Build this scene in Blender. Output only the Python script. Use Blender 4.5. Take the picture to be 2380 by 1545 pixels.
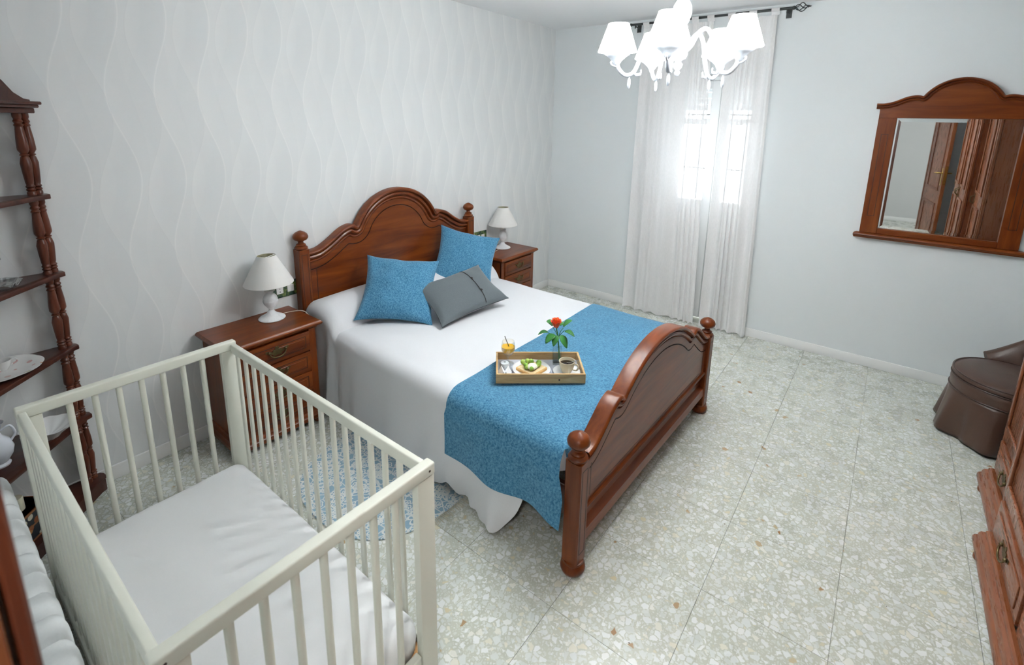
import bpy, bmesh, math, random
from mathutils import Vector, Matrix, noise
random.seed(7)
PI = math.pi
SC = bpy.context.scene
COL = SC.collection
for o in list(bpy.data.objects): bpy.data.objects.remove(o)

# ------------------------------------------------------------------ camera
W, H = 2380, 1545
F, CX, CY = 1144.84, 1199.04, 534.30
YAW, PIT, ROL = 0.6496, -0.2194, 0.0181
CAM = Vector((-4.1158, -2.6968, 1.6772))
_f = Vector((math.cos(PIT)*math.cos(YAW), math.cos(PIT)*math.sin(YAW), math.sin(PIT)))
_r = Vector((math.sin(YAW), -math.cos(YAW), 0)); _u = _r.cross(_f)
_c, _s = math.cos(ROL), math.sin(ROL)
RX = _c*_r + _s*_u; RU = -_s*_r + _c*_u; RF = _f
cd = bpy.data.cameras.new('camera'); cam = bpy.data.objects.new('camera', cd); COL.objects.link(cam)
m = Matrix.Identity(4)
for i in range(3): m[i][0] = RX[i]; m[i][1] = RU[i]; m[i][2] = -RF[i]; m[i][3] = CAM[i]
cam.matrix_world = m
cd.sensor_fit = 'HORIZONTAL'; cd.sensor_width = 36; cd.lens = F/W*36
cd.shift_x = (W/2-CX)/W; cd.shift_y = (CY-H/2)/W; cd.clip_start = 0.02
cd.dof.use_dof = True; cd.dof.focus_distance = 2.7; cd.dof.aperture_fstop = 4.0
SC.camera = cam
def ray(x, y): return RX*((x-CX)/F) + RU*(-(y-CY)/F) + RF
def at(x, y, ax, v):
    """the point where the sight line of pixel (x, y) meets the plane axis = v"""
    d = ray(x, y); return CAM + d*((v-CAM[ax])/d[ax])

# ------------------------------------------------------------------ light and exposure
SHADE_EMIT, BULB_EMIT, SKY, HALL_EMIT = 22.0, 300.0, 2.6, 42.0
SC.view_settings.view_transform = 'Standard'; SC.view_settings.look = 'None'
SC.view_settings.gamma = 1; SC.view_settings.use_curve_mapping = False
SC.view_settings.exposure = 1.33
wd = bpy.data.worlds.new('sky'); SC.world = wd; wd.use_nodes = True
bg = wd.node_tree.nodes['Background']; bg.inputs[0].default_value = (0.90, 0.95, 1.0, 1); bg.inputs[1].default_value = SKY
def light(name, kind, loc, energy, col=(1, 1, 1), **kw):
    l = bpy.data.lights.new(name, kind); l.energy = energy; l.color = col
    for k, v in kw.items(): setattr(l, k, v)
    o = bpy.data.objects.new(name, l); COL.objects.link(o); o.location = loc; return o
po = light('window_portal', 'AREA', (0.33, -1.4975, 1.05), 10, shape='RECTANGLE', size=2.06, size_y=0.755)
po.rotation_euler = (0, PI/2, 0); po.data.cycles.is_portal = True

# ------------------------------------------------------------------ node helpers
class N:
    def __init__(s, name):
        s.m = bpy.data.materials.new(name); s.m.use_nodes = True; s.t = s.m.node_tree
        s.b = s.t.nodes['Principled BSDF']; s.out = s.t.nodes['Material Output']
    def n(s, t, **kw):
        x = s.t.nodes.new(t)
        for k, v in kw.items(): setattr(x, k, v)
        return x
    def l(s, a, b): s.t.links.new(a, b)
    def val(s, sock, v):
        if hasattr(v, 'is_output') or isinstance(v, bpy.types.NodeSocket): s.l(v, sock)
        else: sock.default_value = v
    def math(s, op, a, b=None, c=None, clamp=False):
        x = s.n('ShaderNodeMath', operation=op, use_clamp=clamp)
        for i, v in enumerate((a, b, c)):
            if v is not None: s.val(x.inputs[i], v)
        return x.outputs[0]
    def mix(s, f, a, b):
        x = s.n('ShaderNodeMix', data_type='RGBA')
        s.val(x.inputs['Factor'], f)
        for k, v in ((6, a), (7, b)): s.val(x.inputs[k], v if not isinstance(v, tuple) else (*v[:3], 1))
        return x.outputs[2]
    def ramp(s, f, stops, interp='LINEAR'):
        x = s.n('ShaderNodeValToRGB'); cr = x.color_ramp; cr.interpolation = interp
        while len(cr.elements) < len(stops): cr.elements.new(0.5)
        for e, (p, c) in zip(cr.elements, stops): e.position = p; e.color = (*c[:3], 1) if not isinstance(c, (int, float)) else (c, c, c, 1)
        s.l(f, x.inputs[0]); return x.outputs[0]
    def coord(s, kind='Object', scale=(1, 1, 1), rot=(0, 0, 0)):
        if kind == 'World': o = s.n('ShaderNodeNewGeometry').outputs['Position']
        else: o = s.n('ShaderNodeTexCoord').outputs[kind]
        mp = s.n('ShaderNodeMapping'); s.l(o, mp.inputs[0]); mp.inputs['Scale'].default_value = scale; mp.inputs['Rotation'].default_value = rot
        return mp.outputs[0]
    def noise(s, v, scale, detail=3, rough=0.5, dist=0):
        x = s.n('ShaderNodeTexNoise'); s.l(v, x.inputs['Vector']); x.inputs['Scale'].default_value = scale
        x.inputs['Detail'].default_value = detail; x.inputs['Roughness'].default_value = rough; x.inputs['Distortion'].default_value = dist
        return x.outputs[0]
    def vor(s, v, scale, feature='F1', rnd=1):
        x = s.n('ShaderNodeTexVoronoi', feature=feature); s.l(v, x.inputs['Vector']); x.inputs['Scale'].default_value = scale
        x.inputs['Randomness'].default_value = rnd; return x.outputs
    def bump(s, h, strength=0.2, dist=0.01):
        x = s.n('ShaderNodeBump'); s.l(h, x.inputs['Height']); x.inputs['Strength'].default_value = strength
        x.inputs['Distance'].default_value = dist; s.l(x.outputs[0], s.b.inputs['Normal'])
    def set(s, col=None, rough=0.5, metal=0, **kw):
        if col is not None: s.val(s.b.inputs['Base Color'], (*col[:3], 1) if isinstance(col, tuple) else col)
        s.val(s.b.inputs['Roughness'], rough); s.b.inputs['Metallic'].default_value = metal
        for k, v in kw.items(): s.val(s.b.inputs[k.replace('_', ' ')], v)
        return s.m
def plain(name, col, rough=0.5, var=0.06, scale=8, metal=0, bump=0, bscale=60, **kw):
    k = N(name); v = k.coord()
    f = k.noise(v, scale, 3)
    a = tuple(max(0, c*(1-var)) for c in col); b = tuple(min(1, c*(1+var)) for c in col)
    k.set(k.mix(f, a, b), rough, metal, **kw)
    if bump: k.bump(k.noise(v, bscale, 2), bump, 0.004)
    return k.m
def wood(name, dark, mid, lite, axis='x', rough=0.32, scale=1.0, coat=0.08):
    k = N(name); st = {'x': (0.7, 7, 7), 'y': (7, 0.7, 7), 'z': (7, 7, 0.7)}[axis]
    v = k.coord(scale=tuple(a*scale for a in st))
    f = k.noise(v, 2.2, 5, 0.6, 1.2); g = k.noise(v, 14, 3, 0.6, 0.3)
    f2 = k.math('ADD', k.math('MULTIPLY', f, 0.86), k.math('MULTIPLY', g, 0.14))
    k.set(k.ramp(f2, [(0.28, dark), (0.5, mid), (0.75, lite)]), k.math('ADD', rough-0.05, k.math('MULTIPLY', g, 0.1)), Coat_Weight=coat, Coat_Roughness=0.15, Specular_IOR_Level=0.35)
    k.bump(g, 0.04, 0.002); return k.m
M = {}
RD, RM_, RL = (0.075, 0.014, 0.002), (0.150, 0.031, 0.004), (0.23, 0.058, 0.009)
for ax in 'xyz': M['wood_'+ax] = wood('reddish_wood_'+ax, RD, RM_, RL, ax)
M['wood_dark'] = wood('dark_wood', (0.03, 0.009, 0.006), (0.06, 0.017, 0.01), (0.10, 0.03, 0.016), 'x')
M['wood_darkz'] = wood('dark_wood_upright', (0.05, 0.013, 0.007), (0.11, 0.028, 0.012), (0.18, 0.05, 0.02), 'z')
M['groove'] = plain('groove_shade_and_knot', (0.025, 0.008, 0.005), 0.5)  # dark colour paints the shade in grooves; also knot, screw holes, mirror backing
M['ward_x'] = wood('wardrobe_wood_x', (0.165, 0.050, 0.018), (0.215, 0.068, 0.026), (0.255, 0.088, 0.035), 'x', 0.28)
M['ward_z'] = wood('wardrobe_wood_z', (0.165, 0.050, 0.018), (0.215, 0.068, 0.026), (0.255, 0.088, 0.035), 'z', 0.28)
M['pine'] = wood('pine', (0.42, 0.25, 0.10), (0.56, 0.37, 0.17), (0.66, 0.47, 0.24), 'x', 0.5, 3.0, 0)
M['slatwood'] = wood('bed_slat_wood', (0.42, 0.20, 0.07), (0.55, 0.30, 0.12), (0.62, 0.36, 0.16), 'x', 0.5, 2.0, 0)
M['crib'] = plain('cream_white_paint', (0.74, 0.755, 0.665), 0.38, 0.02, 5)
M['white_paint'] = plain('white_gloss_paint', (0.87, 0.88, 0.875), 0.35, 0.02, 4)
M['plaster'] = plain('cool_white_wall_paint', (0.765, 0.808, 0.822), 0.75, 0.012, 2, bump=0.05, bscale=120)
M['ceiling'] = plain('ceiling_paint', (0.89, 0.905, 0.915), 0.8, 0.01, 2)
M['hall'] = plain('grey_hall_paint', (0.66, 0.67, 0.67), 0.8, 0.01, 2)
M['brass'] = plain('aged_brass', (0.15, 0.115, 0.055), 0.45, 0.4, 60, metal=1.0)
M['goldbrass'] = plain('polished_brass', (0.75, 0.55, 0.18), 0.25, 0.1, 20, metal=1.0)
M['iron'] = plain('dark_iron', (0.06, 0.065, 0.065), 0.5, 0.2, 30, metal=0.6)
M['porcelain'] = plain('white_porcelain', (0.80, 0.81, 0.81), 0.18, 0.02, 6)
M['chalk'] = plain('distressed_white_metal', (0.76, 0.78, 0.80), 0.5, 0.10, 35, bump=0.3, bscale=90)
M['chalk_blue'] = plain('bluish_white_patina', (0.47, 0.51, 0.56), 0.5, 0.14, 35, bump=0.3, bscale=90)
M['frost'] = plain('frosted_glass', (0.60, 0.65, 0.68), 0.3, 0.15, 60)
M['steel'] = plain('cutlery_steel', (0.45, 0.46, 0.48), 0.25, 0.05, 30, metal=1.0)
M['plastic'] = plain('white_plastic', (0.85, 0.85, 0.83), 0.3, 0.01)
M['black'] = plain('black_hole', (0.01, 0.01, 0.01), 0.6, 0.1)
M['cord'] = plain('pale_cord', (0.70, 0.60, 0.48), 0.5)
M['leather'] = plain('brown_leather', (0.070, 0.036, 0.024), 0.36, 0.15, 6, bump=0.12, bscale=220)
M['piping'] = plain('dark_leather_piping', (0.045, 0.02, 0.013), 0.3, 0.1)

def fabric(name, c1, c2, scale, rough=0.9, stretch=(1, 1, 1), weave=600, bump=0.25, sheen=0.3, big=0.0):
    k = N(name); v = k.coord(scale=stretch); f = k.noise(v, scale, 4, 0.7)
    f = k.ramp(f, [(0.3, 0.0), (0.7, 1.0)])
    k.set(k.mix(f, c1, c2), rough, 0, Sheen_Weight=sheen, Sheen_Roughness=0.4, Specular_IOR_Level=0.2)
    h = k.math('ADD', k.noise(v, weave, 2), k.math('MULTIPLY', k.noise(k.coord(), 14, 3), big*6))
    k.bump(h, bump, 0.003); return k.m
M['blue'] = fabric('mottled_blue_fabric', (0.008, 0.100, 0.210), (0.140, 0.360, 0.535), 200, stretch=(1, 0.55, 0.55), bump=0.4, sheen=0.35)
M['grey'] = fabric('grey_cotton', (0.105, 0.125, 0.135), (0.135, 0.157, 0.168), 300, bump=0.15)
M['spread'] = fabric('white_bedspread_cloth', (0.69, 0.705, 0.73), (0.72, 0.735, 0.76), 200, bump=0.06, sheen=0.1)
M['sheet'] = fabric('white_cot_sheet', (0.87, 0.885, 0.895), (0.89, 0.90, 0.91), 200, bump=0.05, sheen=0.1)
M['quilt'] = fabric('quilted_white_cloth', (0.78, 0.81, 0.815), (0.82, 0.845, 0.85), 160, bump=0.2, sheen=0.1)
M['shade'] = fabric('cream_lampshade_cloth', (0.78, 0.775, 0.75), (0.80, 0.795, 0.77), 300, bump=0.05, sheen=0)
M['shade_in'] = plain('lampshade_lining', (0.55, 0.55, 0.36), 0.8)

def emissive(name, strength, col=(0.98, 1.0, 1.0)):
    k = N(name); k.set(k.mix(k.noise(k.coord(), 60), (0.86, 0.86, 0.84), (0.9, 0.9, 0.88)), 0.8)
    k.b.inputs['Emission Color'].default_value = (*col, 1); k.b.inputs['Emission Strength'].default_value = strength
    return k.m
M['lit'] = emissive('lit_lampshade', SHADE_EMIT); M['bulb'] = emissive('lit_bulb', BULB_EMIT); M['bowl'] = emissive('hall_fill_bowl', HALL_EMIT, (1, 0.99, 0.97))
def glassy(name, tint=(0.95, 0.97, 0.97), gl=0.12, rough=0.02):
    k = N(name); t = k.n('ShaderNodeBsdfTransparent'); t.inputs[0].default_value = (*tint, 1)
    g = k.n('ShaderNodeBsdfGlossy'); g.inputs['Roughness'].default_value = rough
    lw = k.n('ShaderNodeLayerWeight'); lw.inputs[0].default_value = 0.35
    f = k.math('ADD', k.math('MULTIPLY', lw.outputs['Facing'], 0.28), k.math('MULTIPLY', k.noise(k.coord(), 30), gl), clamp=True)
    mx = k.n('ShaderNodeMixShader'); k.l(f, mx.inputs[0]); k.l(t.outputs[0], mx.inputs[1]); k.l(g.outputs[0], mx.inputs[2])
    k.l(mx.outputs[0], k.out.inputs[0]); return k.m
M['pane'] = glassy('window_glass', (0.97, 0.98, 0.98), 0.05)
M['glass'] = glassy('clear_drinking_glass', (0.96, 0.98, 0.98), 0.06)
M['cutglass'] = glassy('cut_glass', (0.84, 0.87, 0.87), 0.5, 0.08)
M['water'] = glassy('vase_water', (0.86, 0.94, 0.94), 0.05)
def sheer():
    k = N('sheer_curtain_voile'); v = k.coord('World', (1, 1, 0.15))
    f = k.noise(v, 260, 2, 0.6)
    t = k.n('ShaderNodeBsdfTransparent'); t.inputs[0].default_value = (1, 0.99, 0.985, 1)
    d = k.n('ShaderNodeBsdfDiffuse'); tl = k.n('ShaderNodeBsdfTranslucent')
    for x in (d, tl): x.inputs[0].default_value = (0.97, 0.965, 0.965, 1)
    m1 = k.n('ShaderNodeMixShader'); m1.inputs[0].default_value = 0.14; k.l(d.outputs[0], m1.inputs[1]); k.l(tl.outputs[0], m1.inputs[2])
    lw = k.n('ShaderNodeLayerWeight'); lw.inputs[0].default_value = 0.3
    fac = k.math('ADD', k.math('ADD', 0.74, k.math('MULTIPLY', lw.outputs['Facing'], 0.16)), k.math('MULTIPLY', f, 0.16), clamp=True)
    m2 = k.n('ShaderNodeMixShader'); k.l(fac, m2.inputs[0]); k.l(t.outputs[0], m2.inputs[1]); k.l(m1.outputs[0], m2.inputs[2])
    k.l(m2.outputs[0], k.out.inputs[0]); return k.m
M['sheer'] = sheer()
def mirror_mat():
    k = N('mirror_silvering'); k.set(k.mix(k.noise(k.coord(), 3), (0.86, 0.88, 0.88), (0.88, 0.90, 0.90)), 0.015, 1.0); return k.m
M['mirror'] = mirror_mat()

def terrazzo():
    k = N('terrazzo'); v = k.coord('World')
    oi = k.n('ShaderNodeObjectInfo'); ad = k.n('ShaderNodeVectorMath', operation='ADD'); k.l(v, ad.inputs[0]); k.l(oi.outputs['Random'], ad.inputs[1])
    mp = k.n('ShaderNodeVectorMath', operation='MULTIPLY'); k.l(ad.outputs[0], mp.inputs[0]); mp.inputs[1].default_value = (1, 1, 0)
    wob = k.n('ShaderNodeTexNoise'); k.l(mp.outputs[0], wob.inputs['Vector']); wob.inputs['Scale'].default_value = 45
    sc = k.n('ShaderNodeVectorMath', operation='SCALE'); k.l(wob.outputs['Color'], sc.inputs[0]); sc.inputs['Scale'].default_value = 0.012
    a2 = k.n('ShaderNodeVectorMath', operation='ADD'); k.l(mp.outputs[0], a2.inputs[0]); k.l(sc.outputs[0], a2.inputs[1]); P = a2.outputs[0]
    big = k.vor(P, 44); small = k.vor(P, 88)
    bige = k.vor(P, 44, 'DISTANCE_TO_EDGE')['Distance']; smalle = k.vor(P, 88, 'DISTANCE_TO_EDGE')['Distance']
    sb = k.n('ShaderNodeSeparateColor'); k.l(big['Color'], sb.inputs[0]); ss = k.n('ShaderNodeSeparateColor'); k.l(small['Color'], ss.inputs[0])
    rb = k.math('ADD', 0.035, k.math('MULTIPLY', k.math('POWER', sb.outputs[0], 1.5), 0.30))
    stone = k.ramp(k.math('SUBTRACT', bige, rb), [(0.0, 0.0), (0.03, 1.0)])
    rs = k.math('ADD', 0.05, k.math('MULTIPLY', ss.outputs[0], 0.22))
    stone2 = k.ramp(k.math('SUBTRACT', smalle, rs), [(0.0, 0.0), (0.04, 1.0)])
    base = k.mix(k.noise(P, 6, 4), (0.455, 0.480, 0.405), (0.515, 0.535, 0.465))
    c2 = k.ramp(ss.outputs[1], [(0.0, (0.53, 0.565, 0.50)), (0.45, (0.60, 0.63, 0.585)), (0.94, (0.67, 0.70, 0.67)), (0.98, (0.57, 0.55, 0.41))])
    c1 = k.ramp(sb.outputs[1], [(0.0, (0.57, 0.605, 0.56)), (0.3, (0.64, 0.675, 0.65)), (0.8, (0.76, 0.785, 0.775)), (0.975, (0.66, 0.65, 0.54)), (0.992, (0.60, 0.56, 0.38)), (0.9985, (0.30, 0.16, 0.06))])
    col = k.mix(stone, k.mix(stone2, base, c2), c1)
    dots = k.vor(P, 19); sd = k.n('ShaderNodeSeparateColor'); k.l(dots['Color'], sd.inputs[0])
    dm = k.math('MULTIPLY', k.math('LESS_THAN', dots['Distance'], 0.055), k.math('GREATER_THAN', sd.outputs[0], 0.86))
    col = k.mix(dm, col, (0.10, 0.075, 0.05))
    k.set(col, k.math('ADD', 0.22, k.math('MULTIPLY', k.noise(P, 9), 0.12)), 0); return k.m
M['terrazzo'] = terrazzo()
M['grout'] = plain('grey_grout', (0.36, 0.37, 0.31), 0.8, 0.15, 20)

def wallpaper():
    k = N('wavy_wallpaper'); g = k.n('ShaderNodeNewGeometry'); sp = k.n('ShaderNodeSeparateXYZ'); k.l(g.outputs['Position'], sp.inputs[0])
    x, z = sp.outputs[0], sp.outputs[2]
    def fam(lam, amp, ph, per, off):
        s = k.math('SINE', k.math('ADD', k.math('MULTIPLY', z, 2*PI/lam), ph))
        return k.math('FRACT', k.math('ADD', k.math('DIVIDE', k.math('ADD', x, k.math('MULTIPLY', s, amp)), per), off))
    a = fam(0.72, 0.042, -1.2, 0.178, 40.2); b = fam(0.72, -0.045, -0.3, 0.178, 40.62); d = fam(0.95, 0.03, 1.1, 0.178, 40.9)
    wa = k.ramp(a, [(0.0, 1.0), (0.45, 0.35), (0.5, 0.0), (0.97, 0.1), (1.0, 1.0)])
    wb = k.ramp(b, [(0.0, 0.0), (0.02, 1.0), (0.4, 0.15), (1.0, 0.0)])
    wc = k.ramp(d, [(0.0, 1.0), (0.5, 0.0), (1.0, 0.3)])
    f = k.math('ADD', k.math('MULTIPLY', wa, 0.45), k.math('ADD', k.math('MULTIPLY', wb, 0.4), k.math('MULTIPLY', wc, 0.25)))
    line = k.ramp(a, [(0.0, 1.0), (0.018, 0.9), (0.03, 0.0), (1.0, 0.0)])
    line2 = k.ramp(b, [(0.0, 1.0), (0.012, 0.6), (0.02, 0.0), (1.0, 0.0)])
    col = k.mix(f, (0.718, 0.744, 0.751), (0.790, 0.808, 0.806))
    col = k.mix(k.math('MULTIPLY', line, 0.45), col, (0.86, 0.866, 0.86)); col = k.mix(k.math('MULTIPLY', line2, 0.15), col, (0.60, 0.60, 0.60))
    k.set(col, k.math('SUBTRACT', 0.62, k.math('MULTIPLY', f, 0.12)), 0)
    k.bump(k.math('ADD', line, k.math('MULTIPLY', f, 0.3)), 0.08, 0.002); return k.m
M['wallpaper'] = wallpaper()

# ------------------------------------------------------------------ mesh helpers
def link(name, me, mat, parent=None, smooth=None):
    o = bpy.data.objects.new(name, me); COL.objects.link(o)
    if mat:
        for mm in (mat if isinstance(mat, (list, tuple)) else [mat]): me.materials.append(M[mm] if isinstance(mm, str) else mm)
    if parent: o.parent = parent
    if smooth is not None:
        me.polygons.foreach_set('use_smooth', [True]*len(me.polygons)); me.set_sharp_from_angle(angle=math.radians(smooth))
    return o
class B:
    def __init__(s): s.v = []; s.f = []; s.mi = []
    def add(s, v, f, mi=0):
        k = len(s.v); s.v += [tuple(p) for p in v]; s.f += [tuple(i+k for i in q) for q in f]; s.mi += [mi]*len(f); return s
    def box(s, x0, x1, y0, y1, z0, z1, mi=0):
        x0, x1 = sorted((x0, x1)); y0, y1 = sorted((y0, y1)); z0, z1 = sorted((z0, z1))
        return s.add([(x0,y0,z0),(x1,y0,z0),(x1,y1,z0),(x0,y1,z0),(x0,y0,z1),(x1,y0,z1),(x1,y1,z1),(x0,y1,z1)],
                     [(0,3,2,1),(4,5,6,7),(0,1,5,4),(1,2,6,5),(2,3,7,6),(3,0,4,7)], mi)
    def prism(s, poly, z0, z1, mi=0, fn=None):
        """polygon (a, b) extruded from z0 to z1; fn maps (a, b, c) to xyz"""
        fn = fn or (lambda a, b, c: (a, b, c)); n = len(poly)
        v = [fn(a, b, z0) for a, b in poly]+[fn(a, b, z1) for a, b in poly]
        return s.add(v, [tuple(range(n))[::-1], tuple(range(n, 2*n))]+[(i, (i+1) % n, n+(i+1) % n, n+i) for i in range(n)], mi)
    def lathe(s, prof, seg=20, c=(0, 0, 0), mi=0, closed=True):
        v = []; n = len(prof)
        for r, z in prof:
            for j in range(seg):
                a = 2*PI*j/seg; v.append((c[0]+r*math.cos(a), c[1]+r*math.sin(a), c[2]+z))
        f = [(i*seg+j, i*seg+(j+1) % seg, (i+1)*seg+(j+1) % seg, (i+1)*seg+j) for i in range(n-1) for j in range(seg)]
        if closed:
            if prof[0][0] > 1e-6: f.append(tuple(range(seg))[::-1])
            if prof[-1][0] > 1e-6: f.append(tuple((n-1)*seg+j for j in range(seg)))
        return s.add(v, f, mi)
    def tube(s, pts, r, seg=8, mi=0, cap=True):
        pts = [Vector(p) for p in pts]; n = len(pts); v = []; up = None
        rr = r if isinstance(r, (list, tuple)) else [r]*n
        for i, p in enumerate(pts):
            t = (pts[min(i+1, n-1)]-pts[max(i-1, 0)]).normalized()
            if up is None:
                up = Vector((0, 0, 1)) if abs(t.z) < 0.9 else Vector((1, 0, 0))
            a = t.cross(up).normalized(); b = a.cross(t).normalized(); up = b
            for j in range(seg):
                q = 2*PI*j/seg; v.append(p+(a*math.cos(q)+b*math.sin(q))*rr[i])
        f = [(i*seg+j, i*seg+(j+1) % seg, (i+1)*seg+(j+1) % seg, (i+1)*seg+j) for i in range(n-1) for j in range(seg)]
        if cap: f += [tuple(range(seg))[::-1], tuple((n-1)*seg+j for j in range(seg))]
        return s.add(v, f, mi)
    def grid(s, rows, mi=0, wrap=False, mis=None):
        n = len(rows); k = len(rows[0]); v = [p for r in rows for p in r]
        fs = []; ms = []
        for i in range(n-1):
            for j in range(k if wrap else k-1):
                fs.append((i*k+j, i*k+(j+1) % k, (i+1)*k+(j+1) % k, (i+1)*k+j)); ms.append(mis[i] if mis else mi)
        b = len(s.v); s.v += [tuple(p) for p in v]; s.f += [tuple(q+b for q in f) for f in fs]; s.mi += ms; return s
    def sphere(s, c, r, seg=14, rings=8, sc=(1, 1, 1), mi=0):
        rows = []
        for i in range(rings+1):
            t = PI*i/rings
            rows.append([(c[0]+r*sc[0]*math.sin(t)*math.cos(2*PI*j/seg), c[1]+r*sc[1]*math.sin(t)*math.sin(2*PI*j/seg), c[2]-r*sc[2]*math.cos(t)) for j in range(seg)])
        return s.grid(rows, mi, wrap=True)
    def obj(s, name, mat, parent=None, smooth=None, bevel=0, bseg=1, weld=False, thick=0):
        me = bpy.data.meshes.new(name); me.from_pydata(s.v, [], s.f); me.polygons.foreach_set('material_index', s.mi)
        if bevel or weld or True:
            bm = bmesh.new(); bm.from_mesh(me)
            if weld: bmesh.ops.remove_doubles(bm, verts=bm.verts, dist=1e-5)
            bmesh.ops.recalc_face_normals(bm, faces=bm.faces)
            if bevel:
                e = [x for x in bm.edges if len(x.link_faces) == 2 and x.calc_face_angle(0) > 0.5]
                bmesh.ops.bevel(bm, geom=e, offset=bevel, segments=bseg, profile=0.5, affect='EDGES', clamp_overlap=True)
            bm.to_mesh(me); bm.free()
        o = link(name, me, mat, parent, smooth if smooth is not None else (40 if bevel else None))
        if thick:
            md = o.modifiers.new('thickness', 'SOLIDIFY'); md.thickness = thick; md.offset = 0
        return o
def tag(o, label, cat, group=None, kind=None):
    o['label'] = label; o['category'] = cat
    if group: o['group'] = group
    if kind: o['kind'] = kind
    return o
def thing(name, label, cat, loc=(0, 0, 0), rz=0, group=None, kind=None):
    o = bpy.data.objects.new(name, None); COL.objects.link(o); o.location = loc; o.rotation_euler = (0, 0, rz); o.empty_display_size = 0.05
    return tag(o, label, cat, group, kind)
def dup(root, loc=None, rz=None, label=None):
    def cp(o, par):
        c = o.copy(); COL.objects.link(c); c.parent = par
        for ch in o.children: cp(ch, c)
        return c
    r = cp(root, root.parent)
    if loc: r.location = loc
    if rz is not None: r.rotation_euler = (0, 0, rz)
    if label: r['label'] = label
    return r
def catmull(pts, n=8):
    pts = [Vector(p) for p in pts]; out = []
    q = [pts[0]*2-pts[1]]+pts+[pts[-1]*2-pts[-2]]
    for i in range(1, len(q)-2):
        for j in range(n):
            t = j/n; a, b, c, d = q[i-1], q[i], q[i+1], q[i+2]
            out.append(0.5*((2*b)+(c-a)*t+(2*a-5*b+4*c-d)*t*t+(3*b-3*c+d-a)*t**3))
    return out+[pts[-1]]
def sstep(a, b, x):
    t = min(1, max(0, (x-a)/(b-a))); return t*t*(3-2*t)
def ns(x, y=0, z=0): return noise.noise(Vector((x, y, z)))

# ------------------------------------------------------------------ the room
XL, YR, HC = -4.108, -3.80, 2.507
T, TX, TY = 0.40, -2.902, -1.960
fl = B().box(-7.2, 0.3, YR-0.1, 0.1, -0.10, -0.006).obj('floor', 'grout')
tag(fl, 'pale terrazzo tiled floor of the bedroom', 'floor', kind='structure')
G = 0.0006; full = None
def tile_mesh(x0, x1, y0, y1):
    return B().box(x0, x1, y0, y1, -0.006, 0.0).obj('tile', 'terrazzo', fl, bevel=0.0003)
for i in range(-4, 9):
    for j in range(-6, 6):
        x0, x1 = TX+i*T+G, TX+(i+1)*T-G; y1, y0 = TY-j*T-G, TY-(j+1)*T+G
        cx0, cx1, cy0, cy1 = max(x0, XL), min(x1, 0), max(y0, YR), min(y1, 0)
        if cx1-cx0 < 0.004 or cy1-cy0 < 0.004: continue
        if (cx0, cx1, cy0, cy1) == (x0, x1, y0, y1):
            if full is None: full = tile_mesh(-T/2+G, T/2-G, -T/2+G, T/2-G); o = full
            else: o = full.copy(); COL.objects.link(o)
            o.location = ((x0+x1)/2, (y0+y1)/2, 0)
        else: tile_mesh(cx0, cx1, cy0, cy1)
hf = B().box(-7.2, XL-0.001, -3.9, -1.4, -0.006, 0.0).obj('floor_hall', 'terrazzo')
tag(hf, 'pale terrazzo hall floor seen in the mirror through the doorway', 'floor', kind='structure')
tag(B().box(-7.3, 0.3, YR-0.1, 0.1, HC, HC+0.1).obj('ceiling', 'ceiling'), 'flat white ceiling', 'ceiling', kind='structure')
tag(B().box(XL-0.13, 0.3, 0, 0.12, 0, HC).obj('wall_back', 'wallpaper'), 'wall with pale wavy striped wallpaper behind the bed', 'wall', kind='structure')
OY0, OY1, OZ = -1.875, -1.12, 2.06        # balcony door opening
bw = B().box(0, 0.3, OY1, 0.12, 0, HC).box(0, 0.3, YR-0.1, OY0, 0, HC).box(0, 0.3, OY0, OY1, OZ, HC)
tag(bw.obj('wall_window', 'plaster'), 'plain cool white wall with the curtained door and the mirror', 'wall', kind='structure')
DY0, DY1, DZ = -3.06, -2.22, 2.05        # doorway the picture is taken from
lw = B().box(XL-0.12, XL, DY1, 0.12, 0, HC).box(XL-0.12, XL, YR-0.1, DY0, 0, HC).box(XL-0.12, XL, DY0, DY1, DZ, HC)
tag(lw.obj('wall_left', 'plaster'), 'plain wall with the doorway, behind the cot and corner shelf', 'wall', kind='structure')
tag(B().box(XL-0.12, 0.3, YR-0.12, YR, 0, HC).obj('wall_right', 'plaster'), 'plain wall behind the wardrobe', 'wall', kind='structure')
hw_ = B().box(-7.3, -7.2, -3.9, -1.4, 0, HC).box(-7.2, XL-0.12, -1.4, -1.3, 0, HC).box(-7.2, XL-0.12, -4.0, -3.9, 0, HC)
tag(hw_.obj('wall_hall', 'hall'), 'grey hall wall seen in the mirror through the doorway', 'wall', kind='structure')
def baseboard(name, x0, x1, y0, y1, label):
    b = B().box(x0, x1, y0, y1, 0, 0.070); return tag(b.obj(name, 'white_paint', bevel=0.003, bseg=2), label, 'baseboard', kind='structure')
baseboard('baseboard_back', XL, 0, -0.012, 0, 'low white baseboard under the wavy wallpaper')
baseboard('baseboard_window', -0.012, 0, OY1, -0.0125, 'low white baseboard between room corner and curtain')
baseboard('baseboard_window_right', -0.012, 0, YR, OY0, 'low white baseboard from the curtain to the brown chair')
baseboard('baseboard_left', XL, XL+0.012, DY1+0.085, -0.0125, 'low white baseboard behind the cot')
baseboard('baseboard_hall', -7.2, -7.188, -3.9, -1.4, 'white hall baseboard seen in the mirror')
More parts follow.
